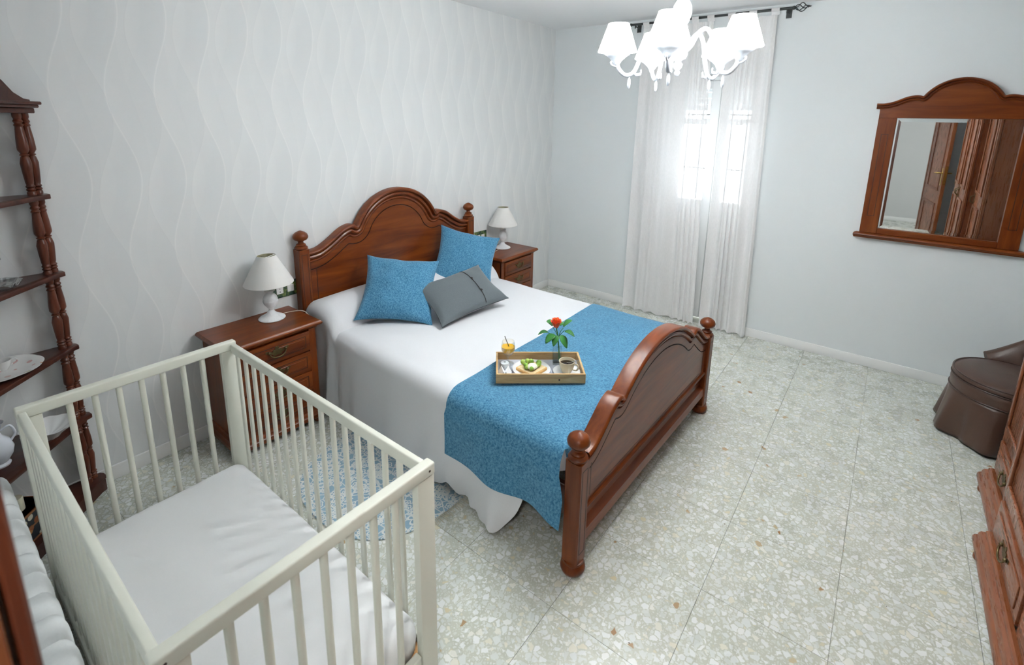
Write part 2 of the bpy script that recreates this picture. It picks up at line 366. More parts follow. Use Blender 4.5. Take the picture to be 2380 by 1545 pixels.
# door frame around the camera's doorway
db = B().box(XL-0.125, XL-0.003, DY1-0.024, DY1-0.0005, 0, DZ).box(XL-0.125, XL-0.003, DY0+0.0005, DY0+0.024, 0, DZ).box(XL-0.125, XL-0.003, DY0+0.024, DY1-0.024, DZ-0.024, DZ-0.0005)
tag(db.obj('trim_1', 'ward_z', bevel=0.002), 'orange brown wooden door lining at the left picture edge', 'door frame', kind='structure')
ab = B().box(XL+0.0005, XL+0.0115, DY1-0.02, DY1+0.075, 0, DZ+0.07).box(XL+0.0005, XL+0.0115, DY0-0.075, DY0+0.02, 0, DZ+0.07).box(XL+0.0005, XL+0.0115, DY0+0.02, DY1-0.02, DZ-0.02, DZ+0.07)
tag(ab.obj('trim_2', 'wood_darkz', bevel=0.003), 'dark red wooden architrave edge at the left picture edge', 'door frame', kind='structure')
# open door leaf, seen in the mirror
d1 = thing('door_1', 'open reddish wooden panelled door with brass lock seen in the mirror', 'door', (XL+0.02, -3.045, 0.008), math.radians(-9), kind='structure')
LW = 0.74
b = B().box(0, LW, -0.035, 0, 0, 2.03); b.obj('door_slab', 'ward_z', d1, bevel=0.002)
for sy, yy in ((1, 0.0), (-1, -0.035)):
    for z0, z1 in ((0.18, 0.80), (0.95, 1.88)):
        o = 0.006*sy
        b = B()
        for (x0, x1, a, c) in ((0.11, 0.14, z0, z1), (LW-0.14, LW-0.11, z0, z1), (0.14, LW-0.14, z0, z0+0.03), (0.14, LW-0.14, z1-0.03, z1)):
            b.box(x0, x1, yy+0.0003*sy, yy+o, a, c)
        b.obj('panel_moulding', 'wood_z', d1, bevel=0.002)
    b = B().box(LW-0.075, LW-0.035, yy+0.0003*sy, yy+0.004*sy, 1.02, 1.22); pl = b.obj('handle_plate', 'goldbrass', d1, bevel=0.001)
    b = B().tube([(LW-0.055, yy+0.004*sy, 1.16), (LW-0.055, yy+0.045*sy, 1.16), (LW-0.07, yy+0.05*sy, 1.16), (LW-0.15, yy+0.05*sy, 1.155)], 0.008); b.obj('lever', 'goldbrass', pl, smooth=50)
B().box(LW+0.0002, LW+0.002, -0.029, -0.006, 1.03, 1.24).obj('lock_plate', 'goldbrass', d1)
# hall ceiling lamp, added unseen to light the hall and fill the room
hl = thing('hall_fill_lamp', 'unseen round ceiling lamp added in the hall to fill the bedroom with light', 'lamp', (-4.75, -2.95, HC))
B().lathe([(0.0, -0.10), (0.08, -0.09), (0.13, -0.05), (0.15, -0.001)], 24).obj('glass_bowl', 'bowl', hl, smooth=40)

# ------------------------------------------------------------------ balcony door behind the curtain
w1 = thing('window_1', 'white glazed balcony door glowing behind the sheer curtain', 'window', (0.10, 0, 0), kind='structure')
b = B().box(0, 0.07, OY0+0.001, OY0+0.045, 0, OZ-0.001).box(0, 0.07, OY1-0.045, OY1-0.001, 0, OZ-0.001).box(0, 0.07, OY0+0.045, OY1-0.045, OZ-0.045, OZ-0.001)
b.obj('frame', 'white_paint', w1, bevel=0.003)
ym = -1.52
for (ya, yb) in ((ym+0.001, OY1-0.046), (OY0+0.046, ym-0.001)):
    lf = B(); s = 0.072
    lf.box(0.01, 0.055, ya, ya+s, 0.01, OZ-0.048).box(0.01, 0.055, yb-s, yb, 0.01, OZ-0.048)
    for z0, z1 in ((0.01, 0.13), (0.93, 1.045), (1.67, 1.715), (1.95, OZ-0.048)): lf.box(0.01, 0.055, ya+s, yb-s, z0, z1)
    leaf = lf.obj('door_leaf', 'white_paint', w1, bevel=0.003)
    B().box(0.025, 0.04, ya+s, yb-s, 0.13, 0.93).obj('lower_panel', 'white_paint', leaf)
    B().box(0.03, 0.034, ya+s, yb-s, 1.045, 1.67).obj('pane', 'pane', leaf)
    B().box(0.03, 0.034, ya+s, yb-s, 1.715, 1.95).obj('pane', 'pane', leaf)
for i in range(5):
    z = OZ-0.03-i*0.05; B().box(0.135, 0.148, OY0+0.002, OY1-0.002, z-0.047, z).obj('shutter_slat', 'white_paint', w1, bevel=0.004)
for y in (-1.22, -1.34, -1.46, -1.58, -1.70, -1.82): B().tube([(0.185, y, 0.02), (0.185, y, 2.04)], 0.006, 6).obj('grille_bar', 'iron', w1)
for z in (0.35, 1.30, 1.75): B().tube([(0.185, OY0+0.005, z), (0.185, OY1-0.005, z)], 0.006, 6).obj('grille_bar', 'iron', w1)

# ------------------------------------------------------------------ curtain rod and curtains
ROD_X, ROD_Z = -0.085, 2.462
rod = thing('curtain_rod', 'dark iron curtain rod with twisted cage finial above the sheer curtains', 'curtain rod', (ROD_X, 0, ROD_Z))
B().tube([(0, -0.80, 0), (0, -1.99, 0)], 0.009, 10).obj('rod', 'iron', rod, smooth=40)
for sy, y0 in ((1, -0.80), (-1, -1.99)):
    fb = B()
    for k in range(4):
        a0 = k*PI/2; pts = []
        for i in range(13):
            t = i/12; r = 0.026*math.sin(PI*t)+0.003; a = a0+t*PI*0.9
            pts.append((r*math.cos(a), y0+sy*(0.012+0.075*t), r*math.sin(a)))
        fb.tube(pts, 0.0028, 6)
    fb.sphere((0, y0+sy*0.005, 0), 0.013, 10, 6).sphere((0, y0+sy*0.092, 0), 0.008, 10, 6).sphere((0, y0+sy*0.104, 0), 0.005, 8, 5)
    fb.obj('finial', 'iron', rod, smooth=60)
    yb = y0-sy*0.035
    bb = B().tube([(0.0, yb, 0.0), (0.02, yb, -0.016), (0.083, yb, -0.016)], 0.005, 8).box(0.0795, 0.0835, yb-0.018, yb+0.018, -0.05, 0.02).tube([(0, yb, -0.005), (0, yb, -0.03)], 0.005, 8)
    bb.obj('bracket', 'iron', rod, smooth=50)
def curtain(label, y_top, y_bot, n_fold, amp, seed, tabs):
    rows = []; NZ, NY = 26, n_fold*12
    for i in range(NZ+1):
        t = i/NZ; z = 2.432+(0.012-2.432)*t
        r = []
        for j in range(NY+1):
            u = j/NY; wob = 0.012*ns(u*3+seed, t*1.5, seed)
            y = (y_top[0]+(y_top[1]-y_top[0])*u)*(1-t)+(y_bot[0]+(y_bot[1]-y_bot[0])*u)*t
            ph = 2*PI*n_fold*(u+0.10*math.sin(5.3*u+seed)+0.05*math.sin(11*u+2*seed)+0.03*ns(u*4, t*1.2, seed))
            a = amp*(0.55+0.55*t)*(0.75+0.5*ns(u*5, seed, 0))
            x = ROD_X+0.015+a*math.sin(ph)+wob*2*t
            r.append((min(x, -0.018), y+0.3*a*math.cos(ph*1.0), z+0.004*math.sin(ph)*t))
        rows.append(r)
    c = thing('curtain', label, 'curtain', (0, 0, 0), group='sheer curtains at the balcony door')
    B().grid(rows).obj('curtain_cloth', 'sheer', c, smooth=80)
    for u in tabs:
        y = y_top[0]+(y_top[1]-y_top[0])*u; w = 0.026
        pts = [(-0.006-0.012*math.sin(a), -0.0125*math.cos(a)) for a in [k*PI/8 for k in range(-8, 9)]]
        tb = []
        for k in range(17):
            a = 2*PI*k/16-PI/2; tb.append((ROD_X+0.0125*math.cos(a), ROD_Z+0.0125*math.sin(a)))
        rows2 = [[(px, y-w, pz), (px, y+w, pz)] for px, pz in tb]
        rows2 = [[(ROD_X+0.01, y-w, 2.43), (ROD_X+0.01, y+w, 2.43)]]+rows2
        B().grid(rows2).obj('curtain_tab', 'sheer', c, smooth=60)
    return c
curtain('left sheer white curtain hanging nearest the room corner', (-0.905, -1.46), (-0.885, -1.53), 8, 0.016, 1.3, (0.05, 0.28, 0.52, 0.76, 0.97))
curtain('right sheer white curtain, the one beside the mirror wall', (-1.58, -1.895), (-1.585, -1.945), 5, 0.024, 4.1, (0.04, 0.5, 0.96))

# ------------------------------------------------------------------ bed (local frame: head at y = 0, foot towards -y)
BX, BRZ = -1.979, math.radians(-1.5)
bed = thing('bed', 'reddish wooden double bed with arched headboard and footboard', 'bed', (BX, 0, 0), BRZ)
def outline(cusp, zc, peak, sh_pts, xe):
    """symmetric arched top: returns z(x)"""
    h = peak-zc; R = (cusp*cusp+h*h)/(2*h); zc0 = peak-R
    sp = sorted(sh_pts)
    def z(x):
        x = abs(x)
        if x <= cusp: return zc0+math.sqrt(max(0, R*R-x*x))
        for (a, za), (b, zb) in zip(sp, sp[1:]):
            if a <= x <= b:
                t = (x-a)/(b-a); return za+(zb-za)*t
        return sp[-1][1]
    return z
def crest_rows(zf, xe, prof, ysign, y0, n=170):
    """sweep a moulding under the outline: prof = [(inset, depth)], depth measured from y0 along ysign"""
    xs = [xe*(2*i/n-1) for i in range(n+1)]
    dense = [(xe*1.0*(2*i/900-1), zf(xe*(2*i/900-1))) for i in range(901)]
    def env(x, d):
        if d < 1e-6: return zf(x)
        best = 9
        for px, pz in dense:
            dx = x-px
            if abs(dx) < d: best = min(best, pz-math.sqrt(d*d-dx*dx))
        return best
    return xs, [[(x, y0+ysign*dep, env(x, ins)) for x in xs] for ins, dep in prof]
def smooth_pts(p, n=5): return [(q.x, q.y) for q in catmull([(a, b, 0) for a, b in p], n)]
def arched_panel(root, pre, zf, xe, yb, th, ysign, zbot, cap_prof, groove, wood_mat='wood_x'):
    # moulding cap
    xs, rows = crest_rows(zf, xe, cap_prof, ysign, yb)
    B().grid(rows).obj(pre+'_moulding', wood_mat, root, smooth=35, weld=True)
    # panel
    d0 = cap_prof[-1][0]
    prof = [(d0, 0.0), (d0-0.003, th), (groove-0.003, th), (groove-0.001, th-0.005), (groove+0.001, th-0.005), (groove+0.003, th)]
    xs, rows = crest_rows(zf, xe, prof, ysign, yb)
    rows.append([(x, yb+ysign*th, zbot) for x in xs]); rows.append([(x, yb, zbot) for x in xs])
    rows.append([(x, yb, rows[0][i][2]) for i, x in enumerate(xs)])
    return B().grid(rows, mis=[0, 0, 1, 1, 1, 0, 0, 0]).obj(pre+'_panel', [wood_mat, 'groove'], root, smooth=35)  # groove rows coloured dark to paint their shade
PX = 0.690; PW = 0.034
sh = smooth_pts([(0.330, 1.012), (0.352, 1.024), (0.385, 1.024), (0.44, 1.004), (0.52, 0.952), (0.585, 0.918), (0.625, 0.910), (0.66, 0.909)])
zh = outline(0.330, 1.012, 1.222, sh, 0.66)
capH = [(0.0, 0.0), (0.0, 0.048), (0.004, 0.056), (0.011, 0.060), (0.019, 0.057), (0.024, 0.047), (0.026, 0.032), (0.030, 0.032), (0.033, 0.045), (0.041, 0.049), (0.049, 0.045), (0.053, 0.034), (0.055, 0.025), (0.059, 0.025), (0.063, 0.032), (0.070, 0.034), (0.076, 0.030), (0.080, 0.022)]
arched_panel(bed, 'headboard', zh, PX-PW+0.002, -0.030, 0.024, -1, 0.24, capH, 0.120)
for s in (-1, 1):     # upright dark strip painting the shade of a panel groove
    B().box(s*0.602, s*0.606, -0.0535, -0.0548, 0.30, 0.795).obj('groove_shade_line', 'groove', bed)
sf = smooth_pts([(0.395, 0.605), (0.415, 0.619), (0.445, 0.620), (0.49, 0.603), (0.55, 0.560), (0.61, 0.518), (0.645, 0.505), (0.68, 0.502)])
zft = outline(0.395, 0.605, 0.742, sf, 0.68)
FY = -1.962
capF = [(0.0, -0.03), (0.0, 0.030), (0.004, 0.036), (0.010, 0.039), (0.016, 0.036), (0.020, 0.026), (0.022, 0.015), (0.025, 0.015), (0.028, 0.026), (0.035, 0.030), (0.042, 0.028), (0.046, 0.022), (0.048, 0.014), (0.051, 0.014), (0.054, 0.022), (0.060, 0.022)]
arched_panel(bed, 'footboard', zft, 0.697-PW+0.002, FY+0.008, 0.022, -1, 0.272, capF, 0.092)
xs, rows = crest_rows(zft, 0.697-PW+0.002, [(0.0, 0.0), (0.014, -0.004), (0.05, -0.002), (0.05, 0.02)], 1, FY+0.038, 120)
B().grid(rows).obj('footboard_inner_moulding', 'wood_x', bed, smooth=35)
B().box(-0.59, 0.59, FY-0.0138, FY-0.0145, 0.290, 0.294).obj('groove_shade_line', 'groove', bed)  # flat dark strips draw the shaded groove of the footboard
for s in (-1, 1): B().box(s*0.618, s*0.622, FY-0.0138, FY-0.0145, 0.292, 0.43).obj('groove_shade_line', 'groove', bed)
# lower moulded rail of the footboard
pr_ = [(0.0, 0.272), (0.040, 0.272), (0.044, 0.264), (0.040, 0.256), (0.022, 0.250), (0.012, 0.235), (0.010, 0.200), (0.016, 0.182), (0.030, 0.172), (0.042, 0.166), (0.044, 0.120), (0.038, 0.112), (0.0, 0.112), (0.0, 0.272)]
L_ = 0.697-PW+0.001
B().grid([[(-L_, FY+0.018-d, z), (L_, FY+0.018-d, z)] for d, z in pr_]).obj('footboard_rail', 'wood_x', bed, smooth=35)
def bed_post(x, y, ztop, foot=True, fin=True):
    ch = 0.006; p = PW
    poly = [(-p+ch, -p), (p-ch, -p), (p, -p+ch), (p, p-ch), (p-ch, p), (-p+ch, p), (-p, p-ch), (-p, -p+ch)]
    b = B().prism([(x+a, y+c) for a, c in poly], 0.058, ztop)
    po_ = b.obj('post', 'wood_z', bed)
    prof = [(0.030, 0), (0.036, 0.004), (0.037, 0.012), (0.032, 0.018), (0.026, 0.021), (0.028, 0.027), (0.024, 0.033), (0.016, 0.036), (0.014, 0.045), (0.020, 0.051), (0.033, 0.056), (0.041, 0.066), (0.043, 0.077), (0.038, 0.090), (0.026, 0.101), (0.012, 0.107), (0.006, 0.110), (0.0, 0.111)]
    B().lathe(prof, 24, (x, y, ztop)).obj('finial', 'wood_z', po_, smooth=45)
    prof = [(0.0, 0.0), (0.030, 0.0), (0.043, 0.008), (0.048, 0.022), (0.046, 0.036), (0.038, 0.045), (0.041, 0.050), (0.040, 0.057), (0.030, 0.060)]
    B().lathe(prof, 24, (x, y, 0)).obj('bun_foot', 'wood_z', po_, smooth=45)
    for sx in (-1, 1):
        sy = -1
        xx = x+sx*0.018
        B().box(xx-0.0015, xx+0.0015, y+sy*(p-0.0003), y+sy*(p+0.0006), 0.10, ztop-0.03).obj('groove_shade_line', 'groove', po_)  # slightly proud strip, dark like the shade in a cut groove
    for zz in (0.10, ztop-0.03): B().box(x-0.018, x+0.018, y-(p-0.0003), y-(p+0.0006), zz-0.0015, zz+0.0015).obj('groove_shade_line', 'groove', po_)
for s in (-1, 1):
    bed_post(s*PX, -0.057, 0.925); bed_post(s*0.697, FY, 0.484)
    B().box(s*0.655, s*0.680, -0.083, FY+0.036, 0.20, 0.33).obj('side_rail', 'wood_dark', bed, bevel=0.003)

# ------------------------------------------------------------------ bedspread and runner (same local frame)
HWD, RC = 0.712, 0.072
def top_z(x, y):
    h = 0.498+0.006*ns(x*3, y*3, 2.0)
    t = (y+0.185)/0.190
    if abs(t) < 1: h += 0.145*(1-t*t)**0.60*(1-0.10*sstep(0.3, 0.7, abs(x)))
    return h
def drape(a, y, off, hemz, flare, fold):
    """a = signed length across the bed from its middle line"""
    s = 1 if a > 0 else -1; d = abs(a); arc = RC*PI/2
    x0 = HWD-RC; zt = top_z(s*min(d, x0), y)
    if d <= x0: return (a, y, zt+off)
    if d <= x0+arc:
        q = (d-x0)/RC; return (s*(x0+(RC+off)*math.sin(q)), y, zt-RC+(RC+off)*math.cos(q))
    h = d-x0-arc
    x = HWD+off+flare*h+fold(y, h)
    return (s*x, y, zt-RC-h)
def spread_hem(y):
    z = 0.018+0.010*math.sin(y*38)+0.008*math.sin(y*71+1)
    z += 0.045*math.exp(-((y+1.33)/0.06)**2)
    if y < -1.62: z += 0.42*sstep(0, 1, (-1.62-y)/0.25)
    return max(0.013, z)
def spread_fold(y, h):
    k = min(1, h/0.4)
    f = 0.012*math.sin(y*19+0.6)*k**1.3+0.008*math.sin(y*43+2)*k**2
    if y > -0.5: f += k**0.5*0.018*math.sin(y*52+0.4)*sstep(-0.5, -0.36, y)-0.010*k*sstep(-0.36, -0.30, y)
    if y < -1.2: f += 0.035*k**1.5*math.exp(-((y+1.60)/0.10)**2)
    if h > 0.35: f += 0.010*math.sin(y*85)*((h-0.35)/0.12)
    return f
YS = [-0.088-(1.895-0.088)*i/130 for i in range(131)]
rows = []
for y in YS:
    arc = RC*PI/2; x0 = HWD-RC; r = []
    hl_ = max(0.02, top_z(-x0, y)-RC-spread_hem(y)); hr_ = max(0.02, top_z(x0, y)-RC-0.03)
    for i in range(15): r.append(drape(-(x0+arc+hl_*(1-i/15)), y, 0, 0, 0.055, spread_fold))
    for i in range(6): r.append(drape(-(x0+arc*(1-i/6)), y, 0, 0, 0.055, spread_fold))
    for i in range(33): r.append(drape(-x0+2*x0*i/32, y, 0, 0, 0, spread_fold))
    for i in range(1, 7): r.append(drape(x0+arc*i/6, y, 0, 0, 0.055, spread_fold))
    for i in range(1, 11): r.append(drape(x0+arc+hr_*i/10, y, 0, 0, 0.03, spread_fold))
    rows.append(r)
# close the head end behind the pillow roll and the foot end of the mattress
rows.insert(0, [(p[0], -0.086, min(p[2], 0.30)) for p in rows[0]])
last = rows[-1]; rows.append([(max(-0.66, min(0.66, p[0])), p[1]-0.012, p[2]-0.02 if p[2] > 0.4 else p[2]) for p in last]); rows.append([(max(-0.64, min(0.64, p[0])), -1.910, min(p[2], 0.30)) for p in last])
sp = B().grid(rows).obj('bedspread', 'spread', None, smooth=60)
sp.location = (BX, 0, 0); sp.rotation_euler = (0, 0, BRZ); tag(sp, 'plain white bedspread draped over the double bed', 'bedspread')
def run_fold(y, h):
    k = min(1, h/0.25)
    return 0.010*k*math.sin(y*16+1.1)+0.022*k**1.2*math.exp(-((y+1.60)/0.09)**2)+0.018*k*sstep(-1.75, -1.9, y)+0.012
rows = []
for i in range(61):
    t = i/60; r = []
    for j in range(91):
        u = j/90; arc = RC*PI/2; x0 = HWD-RC; tot = 2*(x0+arc)+0.215*2; a = -tot/2+tot*u
        y0 = -1.262-0.028*(a/0.7 if abs(a) < 0.9 else math.copysign(1.28, a))*-1.0
        hl2 = abs(a)-(x0+arc)
        yend = -1.895 if hl2 < 0 else -1.895-0.035*min(1, hl2/0.1)
        y = y0+(yend-y0)*t
        p = drape(a, max(y, -1.90), 0.007, 0, 0.055, run_fold)
        z = p[2]
        z += 0.0025*ns(a*9, y*9, 5)
        r.append((p[0], y, z+(0.010*math.sin(y*20)*max(0, hl2)*3 if hl2 > 0 else 0)))
    rows.append(r)
lastr = rows[-1]; a0 = []
for k, (dy, dz) in enumerate(((-0.010, -0.004), (-0.016, -0.016), (-0.018, -0.06), (-0.018, -0.12))):
    rows.append([(p[0], p[1]+(dy if abs(p[0]) < HWD-0.03 else dy*0.3), p[2]+(dz if abs(p[0]) < HWD-0.03 else 0)) for p in lastr])
rn = B().grid(rows).obj('bed_runner', 'blue', None, smooth=60)
rn.location = (BX, 0, 0); rn.rotation_euler = (0, 0, BRZ); tag(rn, 'blue mottled throw laid across the foot of the bed', 'bed runner')

# ------------------------------------------------------------------ cushions
def cushion(name, w, h, t, mat, seed, wr=0.010):
    n = 26; b = B()
    for side in (1, -1):
        rows = []
        for i in range(n+1):
            r = []
            for j in range(n+1):
                u = -1+2*j/n; v = -1+2*i/n
                u = math.sin(u*PI/2)*0.35+u*0.65; v = math.sin(v*PI/2)*0.35+v*0.65
                x = u*w/2*(1-0.12*(1-v*v)); y = v*h/2*(1-0.12*(1-u*u))
                th = t/2*((1-u*u)*(1-v*v))**0.42
                e = (1-u*u)*(1-v*v)
                th += wr*ns(u*2.2+seed, v*2.2, side*3)*e**0.4+0.35*wr*math.sin((u+v*0.4)*9+seed)*(1-e)*e**0.3*1.5
                r.append((x, y, side*max(th, 0.0015)))
            rows.append(r)
        b.grid(rows)
    return b.obj(name, mat, None, smooth=70, weld=True)
def pose(o, c, a, tilt, roll):
    ex = Vector((math.cos(a), math.sin(a), 0)); nn = Vector((-math.sin(a), math.cos(a), 0))
    up = Vector((0, 0, 1))*math.cos(tilt)+nn*math.sin(tilt)
    e1 = ex*math.cos(roll)+up*math.sin(roll); e2 = -ex*math.sin(roll)+up*math.cos(roll); e3 = e1.cross(e2)
    mm = Matrix.Identity(4)
    for i in range(3): mm[i][0] = e1[i]; mm[i][1] = e2[i]; mm[i][2] = e3[i]; mm[i][3] = c[i]
    o.matrix_world = mm
c1 = cushion('cushion', 0.45, 0.45, 0.16, 'blue', 1.0, 0.014); pose(c1, (-2.282, -0.420, 0.664), -0.70, 0.84, -0.15)
tag(c1, 'blue cushion on the bed nearest the white cot, front left of the two', 'cushion', 'blue cushions on the bed')
c2 = cushion('cushion', 0.45, 0.45, 0.15, 'blue', 5.0, 0.014); pose(c2, (-1.59, -0.325, 0.690), -0.62, 0.66, -0.30)
tag(c2, 'blue cushion propped behind the grey one, near the right nightstand', 'cushion', 'blue cushions on the bed')
c3 = cushion('cushion', 0.53, 0.33, 0.14, 'grey', 9.0, 0.006); pose(c3, (-2.005, -0.680, 0.620), -0.288, 1.05, 0.172)
tag(c3, 'small oblong grey cushion with a buttoned seam on the bed', 'cushion')
def on_cush(u, v, w=0.53, h=0.33, t=0.14):
    x = u*w/2*(1-0.12*(1-v*v)); y = v*h/2*(1-0.12*(1-u*u)); th = t/2*((1-u*u)*(1-v*v))**0.42; return (x, y, th+0.004)
B().tube([on_cush(0.30+0.05*(1-(v*v)), v) for v in [-0.97+1.94*i/16 for i in range(17)]], 0.0022, 6).obj('button_seam', 'black', c3, smooth=60)
for v in (-0.45, 0.25):
    p = on_cush(0.33+0.04*(1-v*v), v); B().sphere(p, 0.008, 10, 6, (1, 1, 0.5)).obj('button', 'black', c3, smooth=60)

# ------------------------------------------------------------------ breakfast tray
TZ = 0.513
tr0 = Vector((-2.553, -1.411, TZ)); ta = math.atan2(-0.773, 0.634)
tray = thing('tray', 'shallow pine breakfast tray standing on the blue runner', 'tray', tr0, ta)
tw, td, thh = 0.408, 0.224, 0.046
B().box(0.008, tw-0.008, 0.008, td-0.008, 0.002, 0.008).obj('tray_base', plain('white_tray_base', (0.52, 0.55, 0.62), 0.4), tray)
for (x0, x1, y0, y1) in ((0, tw, 0, 0.010), (0, tw, td-0.010, td), (0, 0.010, 0.0101, td-0.0101), (tw-0.010, tw, 0.0101, td-0.0101)):
    B().box(x0, x1, y0, y1, 0, thh).obj('tray_side', 'pine', tray, bevel=0.0012)
B().lathe([(0.0, 0), (0.0042, 0), (0.0036, 0.0005), (0, 0.0006)], 12).obj('wood_knot', 'groove', tray).matrix_local = Matrix.Translation((0.288, -0.0001, 0.018)) @ Matrix.Rotation(PI/2, 4, 'X')
def on_tray(x, y, z=0.0082): return tr0+Vector((math.cos(ta)*x-math.sin(ta)*y, math.sin(ta)*x+math.cos(ta)*y, z))
pl = thing('plate', 'round white plate of toast on the breakfast tray', 'plate', on_tray(0.168, 0.100), ta)
B().lathe([(0.0, 0.0), (0.050, 0.0), (0.056, 0.003), (0.088, 0.012), (0.090, 0.014), (0.087, 0.0145), (0.056, 0.006), (0.0, 0.005)], 36).obj('dish', 'porcelain', pl, smooth=50)
ts = thing('toast', 'slice of toast with avocado and egg on the white plate', 'toast', on_tray(0.168, 0.097, 0.0145), ta+PI/4)
ts.scale = (1.18, 1.18, 1.1)
q = 0.047
poly = [(-q+0.006, -q), (q-0.006, -q), (q, -q+0.006), (q, q-0.006), (q-0.006, q), (-q+0.006, q), (-q, q-0.006), (-q, -q+0.006)]
B().prism(poly, 0, 0.012).obj('bread', plain('toasted_bread', (0.62, 0.36, 0.13), 0.85, 0.25, 60, bump=0.4), ts, bevel=0.003, bseg=2)
B().prism([(a*0.90, b_*0.90) for a, b_ in poly], 0.0115, 0.0135).obj('crumb', plain('bread_crumb', (0.72, 0.56, 0.32), 0.9, 0.15, 80), ts, bevel=0.0008)
avo = N('avocado'); avo.set(avo.ramp(avo.noise(avo.coord(), 40, 2), [(0.35, (0.16, 0.36, 0.03)), (0.6, (0.42, 0.60, 0.12))]), 0.5)
for k in range(12):
    a = k*0.7; r = 0.014+0.008*(k % 3); x, y = r*math.cos(a)+0.004, r*math.sin(a)+0.006
    b = B(); rr = []
    for i in range(9):
        t = i/8; an = a+1.2*t-0.5; rr.append((x+0.016*math.cos(an+1.2), y+0.016*math.sin(an+1.2), 0.017+0.006*math.sin(PI*t)+0.002*(k % 2)))
    b.tube(rr, [0.002+0.008*math.sin(PI*i/8) for i in range(9)], 8); b.obj('avocado_slice', avo.m, ts, smooth=60)
eg = B().sphere((-0.010, -0.012, 0.026), 0.021, 18, 10, (1.05, 0.95, 0.55)).obj('egg', plain('poached_egg', (0.82, 0.80, 0.68), 0.35, 0.05, 30), ts, smooth=60)
sa = thing('saucer', 'white saucer under the coffee cup on the tray', 'saucer', on_tray(0.332, 0.080), ta)
B().lathe([(0, 0), (0.034, 0), (0.040, 0.003), (0.062, 0.010), (0.064, 0.012), (0.060, 0.012), (0.038, 0.006), (0.024, 0.005), (0, 0.005)], 32).obj('dish', 'porcelain', sa, smooth=50)
cup = thing('cup', 'cream cup of black coffee on the white saucer', 'cup', on_tray(0.332, 0.080, 0.0136), ta)
M['cream'] = plain('cream_glaze', (0.74, 0.68, 0.50), 0.2, 0.05, 10)
B().lathe([(0, 0), (0.020, 0), (0.022, 0.004), (0.028, 0.016), (0.034, 0.034), (0.0375, 0.056), (0.0380, 0.058), (0.0355, 0.058), (0.031, 0.034), (0.025, 0.014), (0.0, 0.008)], 32).obj('bowl', 'cream', cup, smooth=50)
B().lathe([(0, 0.0445), (0.0332, 0.0445)], 28, closed=False).obj('coffee', plain('black_coffee', (0.018, 0.008, 0.005), 0.08, 0.1), cup)
B().tube(catmull([(0.032, -0.014, 0.046), (0.044, -0.022, 0.048), (0.050, -0.026, 0.036), (0.042, -0.021, 0.020), (0.028, -0.012, 0.018)], 5), 0.004, 8).obj('handle', 'cream', cup, smooth=60)
spn = B().tube([(0.0, 0.0, 0.046), (0.015, -0.012, 0.055), (0.040, -0.020, 0.066), (0.052, -0.024, 0.071)], [0.003, 0.0018, 0.0018, 0.0028], 8).obj('teaspoon', 'steel', None, smooth=60)
spn.location = on_tray(0.332, 0.080, 0.0146); spn.rotation_euler = (0, 0, ta); tag(spn, 'small steel spoon standing in the coffee cup', 'spoon')
# juice glass
jg = thing('juice_glass', 'stemmed glass of orange juice with a stirrer on the tray', 'glass', on_tray(0.058, 0.172), ta)
jg.scale = (1.22, 1.22, 1.15)
B().lathe([(0.0, 0.0), (0.024, 0.0), (0.024, 0.002), (0.006, 0.005), (0.004, 0.010), (0.004, 0.030), (0.008, 0.037), (0.020, 0.048), (0.0275, 0.064), (0.0280, 0.080), (0.0245, 0.103), (0.0236, 0.103), (0.0268, 0.080), (0.0262, 0.065), (0.019, 0.050), (0.0, 0.040)], 28).obj('glass_bowl', 'glass', jg, smooth=60)
B().lathe([(0, 0.0405), (0.0185, 0.0505), (0.0258, 0.065), (0.0266, 0.079), (0.0, 0.079)], 28).obj('orange_juice', plain('orange_juice', (0.88, 0.47, 0.004), 0.3, 0.06, 25), jg, smooth=60)
B().tube([(0.010, -0.004, 0.060), (-0.006, 0.004, 0.100), (-0.014, 0.006, 0.122)], 0.002, 8).obj('stirrer', 'steel', jg, smooth=60)
# vase with rose
vs = thing('bud_vase', 'slim square glass vase of water on the tray', 'vase', on_tray(0.296, 0.178), ta)
B().grid([[(sx*r, sy*r, z) for sx, sy in ((-1, -1), (1, -1), (1, 1), (-1, 1))] for r, z in ((0.0, 0.001), (0.021, 0.001), (0.021, 0.100), (0.0185, 0.100), (0.0185, 0.008), (0.0, 0.008))], wrap=True).obj('glass', 'glass', vs)
B().box(-0.0175, 0.0175, -0.0175, 0.0175, 0.009, 0.045).obj('water', 'water', vs)
rs = thing('rose', 'orange red rose with green leaves in the glass vase', 'flower', on_tray(0.296, 0.178, 0.018), ta)
rs.scale = (1.35, 1.35, 1.25)
M['leaf'] = plain('rose_leaf_green', (0.035, 0.20, 0.035), 0.45, 0.3, 30)
stem = [(0.010, 0.006, 0.0), (0.006, 0.0, 0.06), (0.0, 0.002, 0.11), (-0.006, 0.0, 0.142)]
B().tube(catmull(stem, 6), 0.0022, 8).obj('stem', 'leaf', rs, smooth=60)
M['petal'] = plain('orange_red_petal', (0.80, 0.085, 0.015), 0.5, 0.25, 40)
M['petal_in'] = plain('deep_orange_petal', (0.70, 0.17, 0.02), 0.5, 0.3, 40)
hc = Vector((-0.006, 0.0, 0.156))
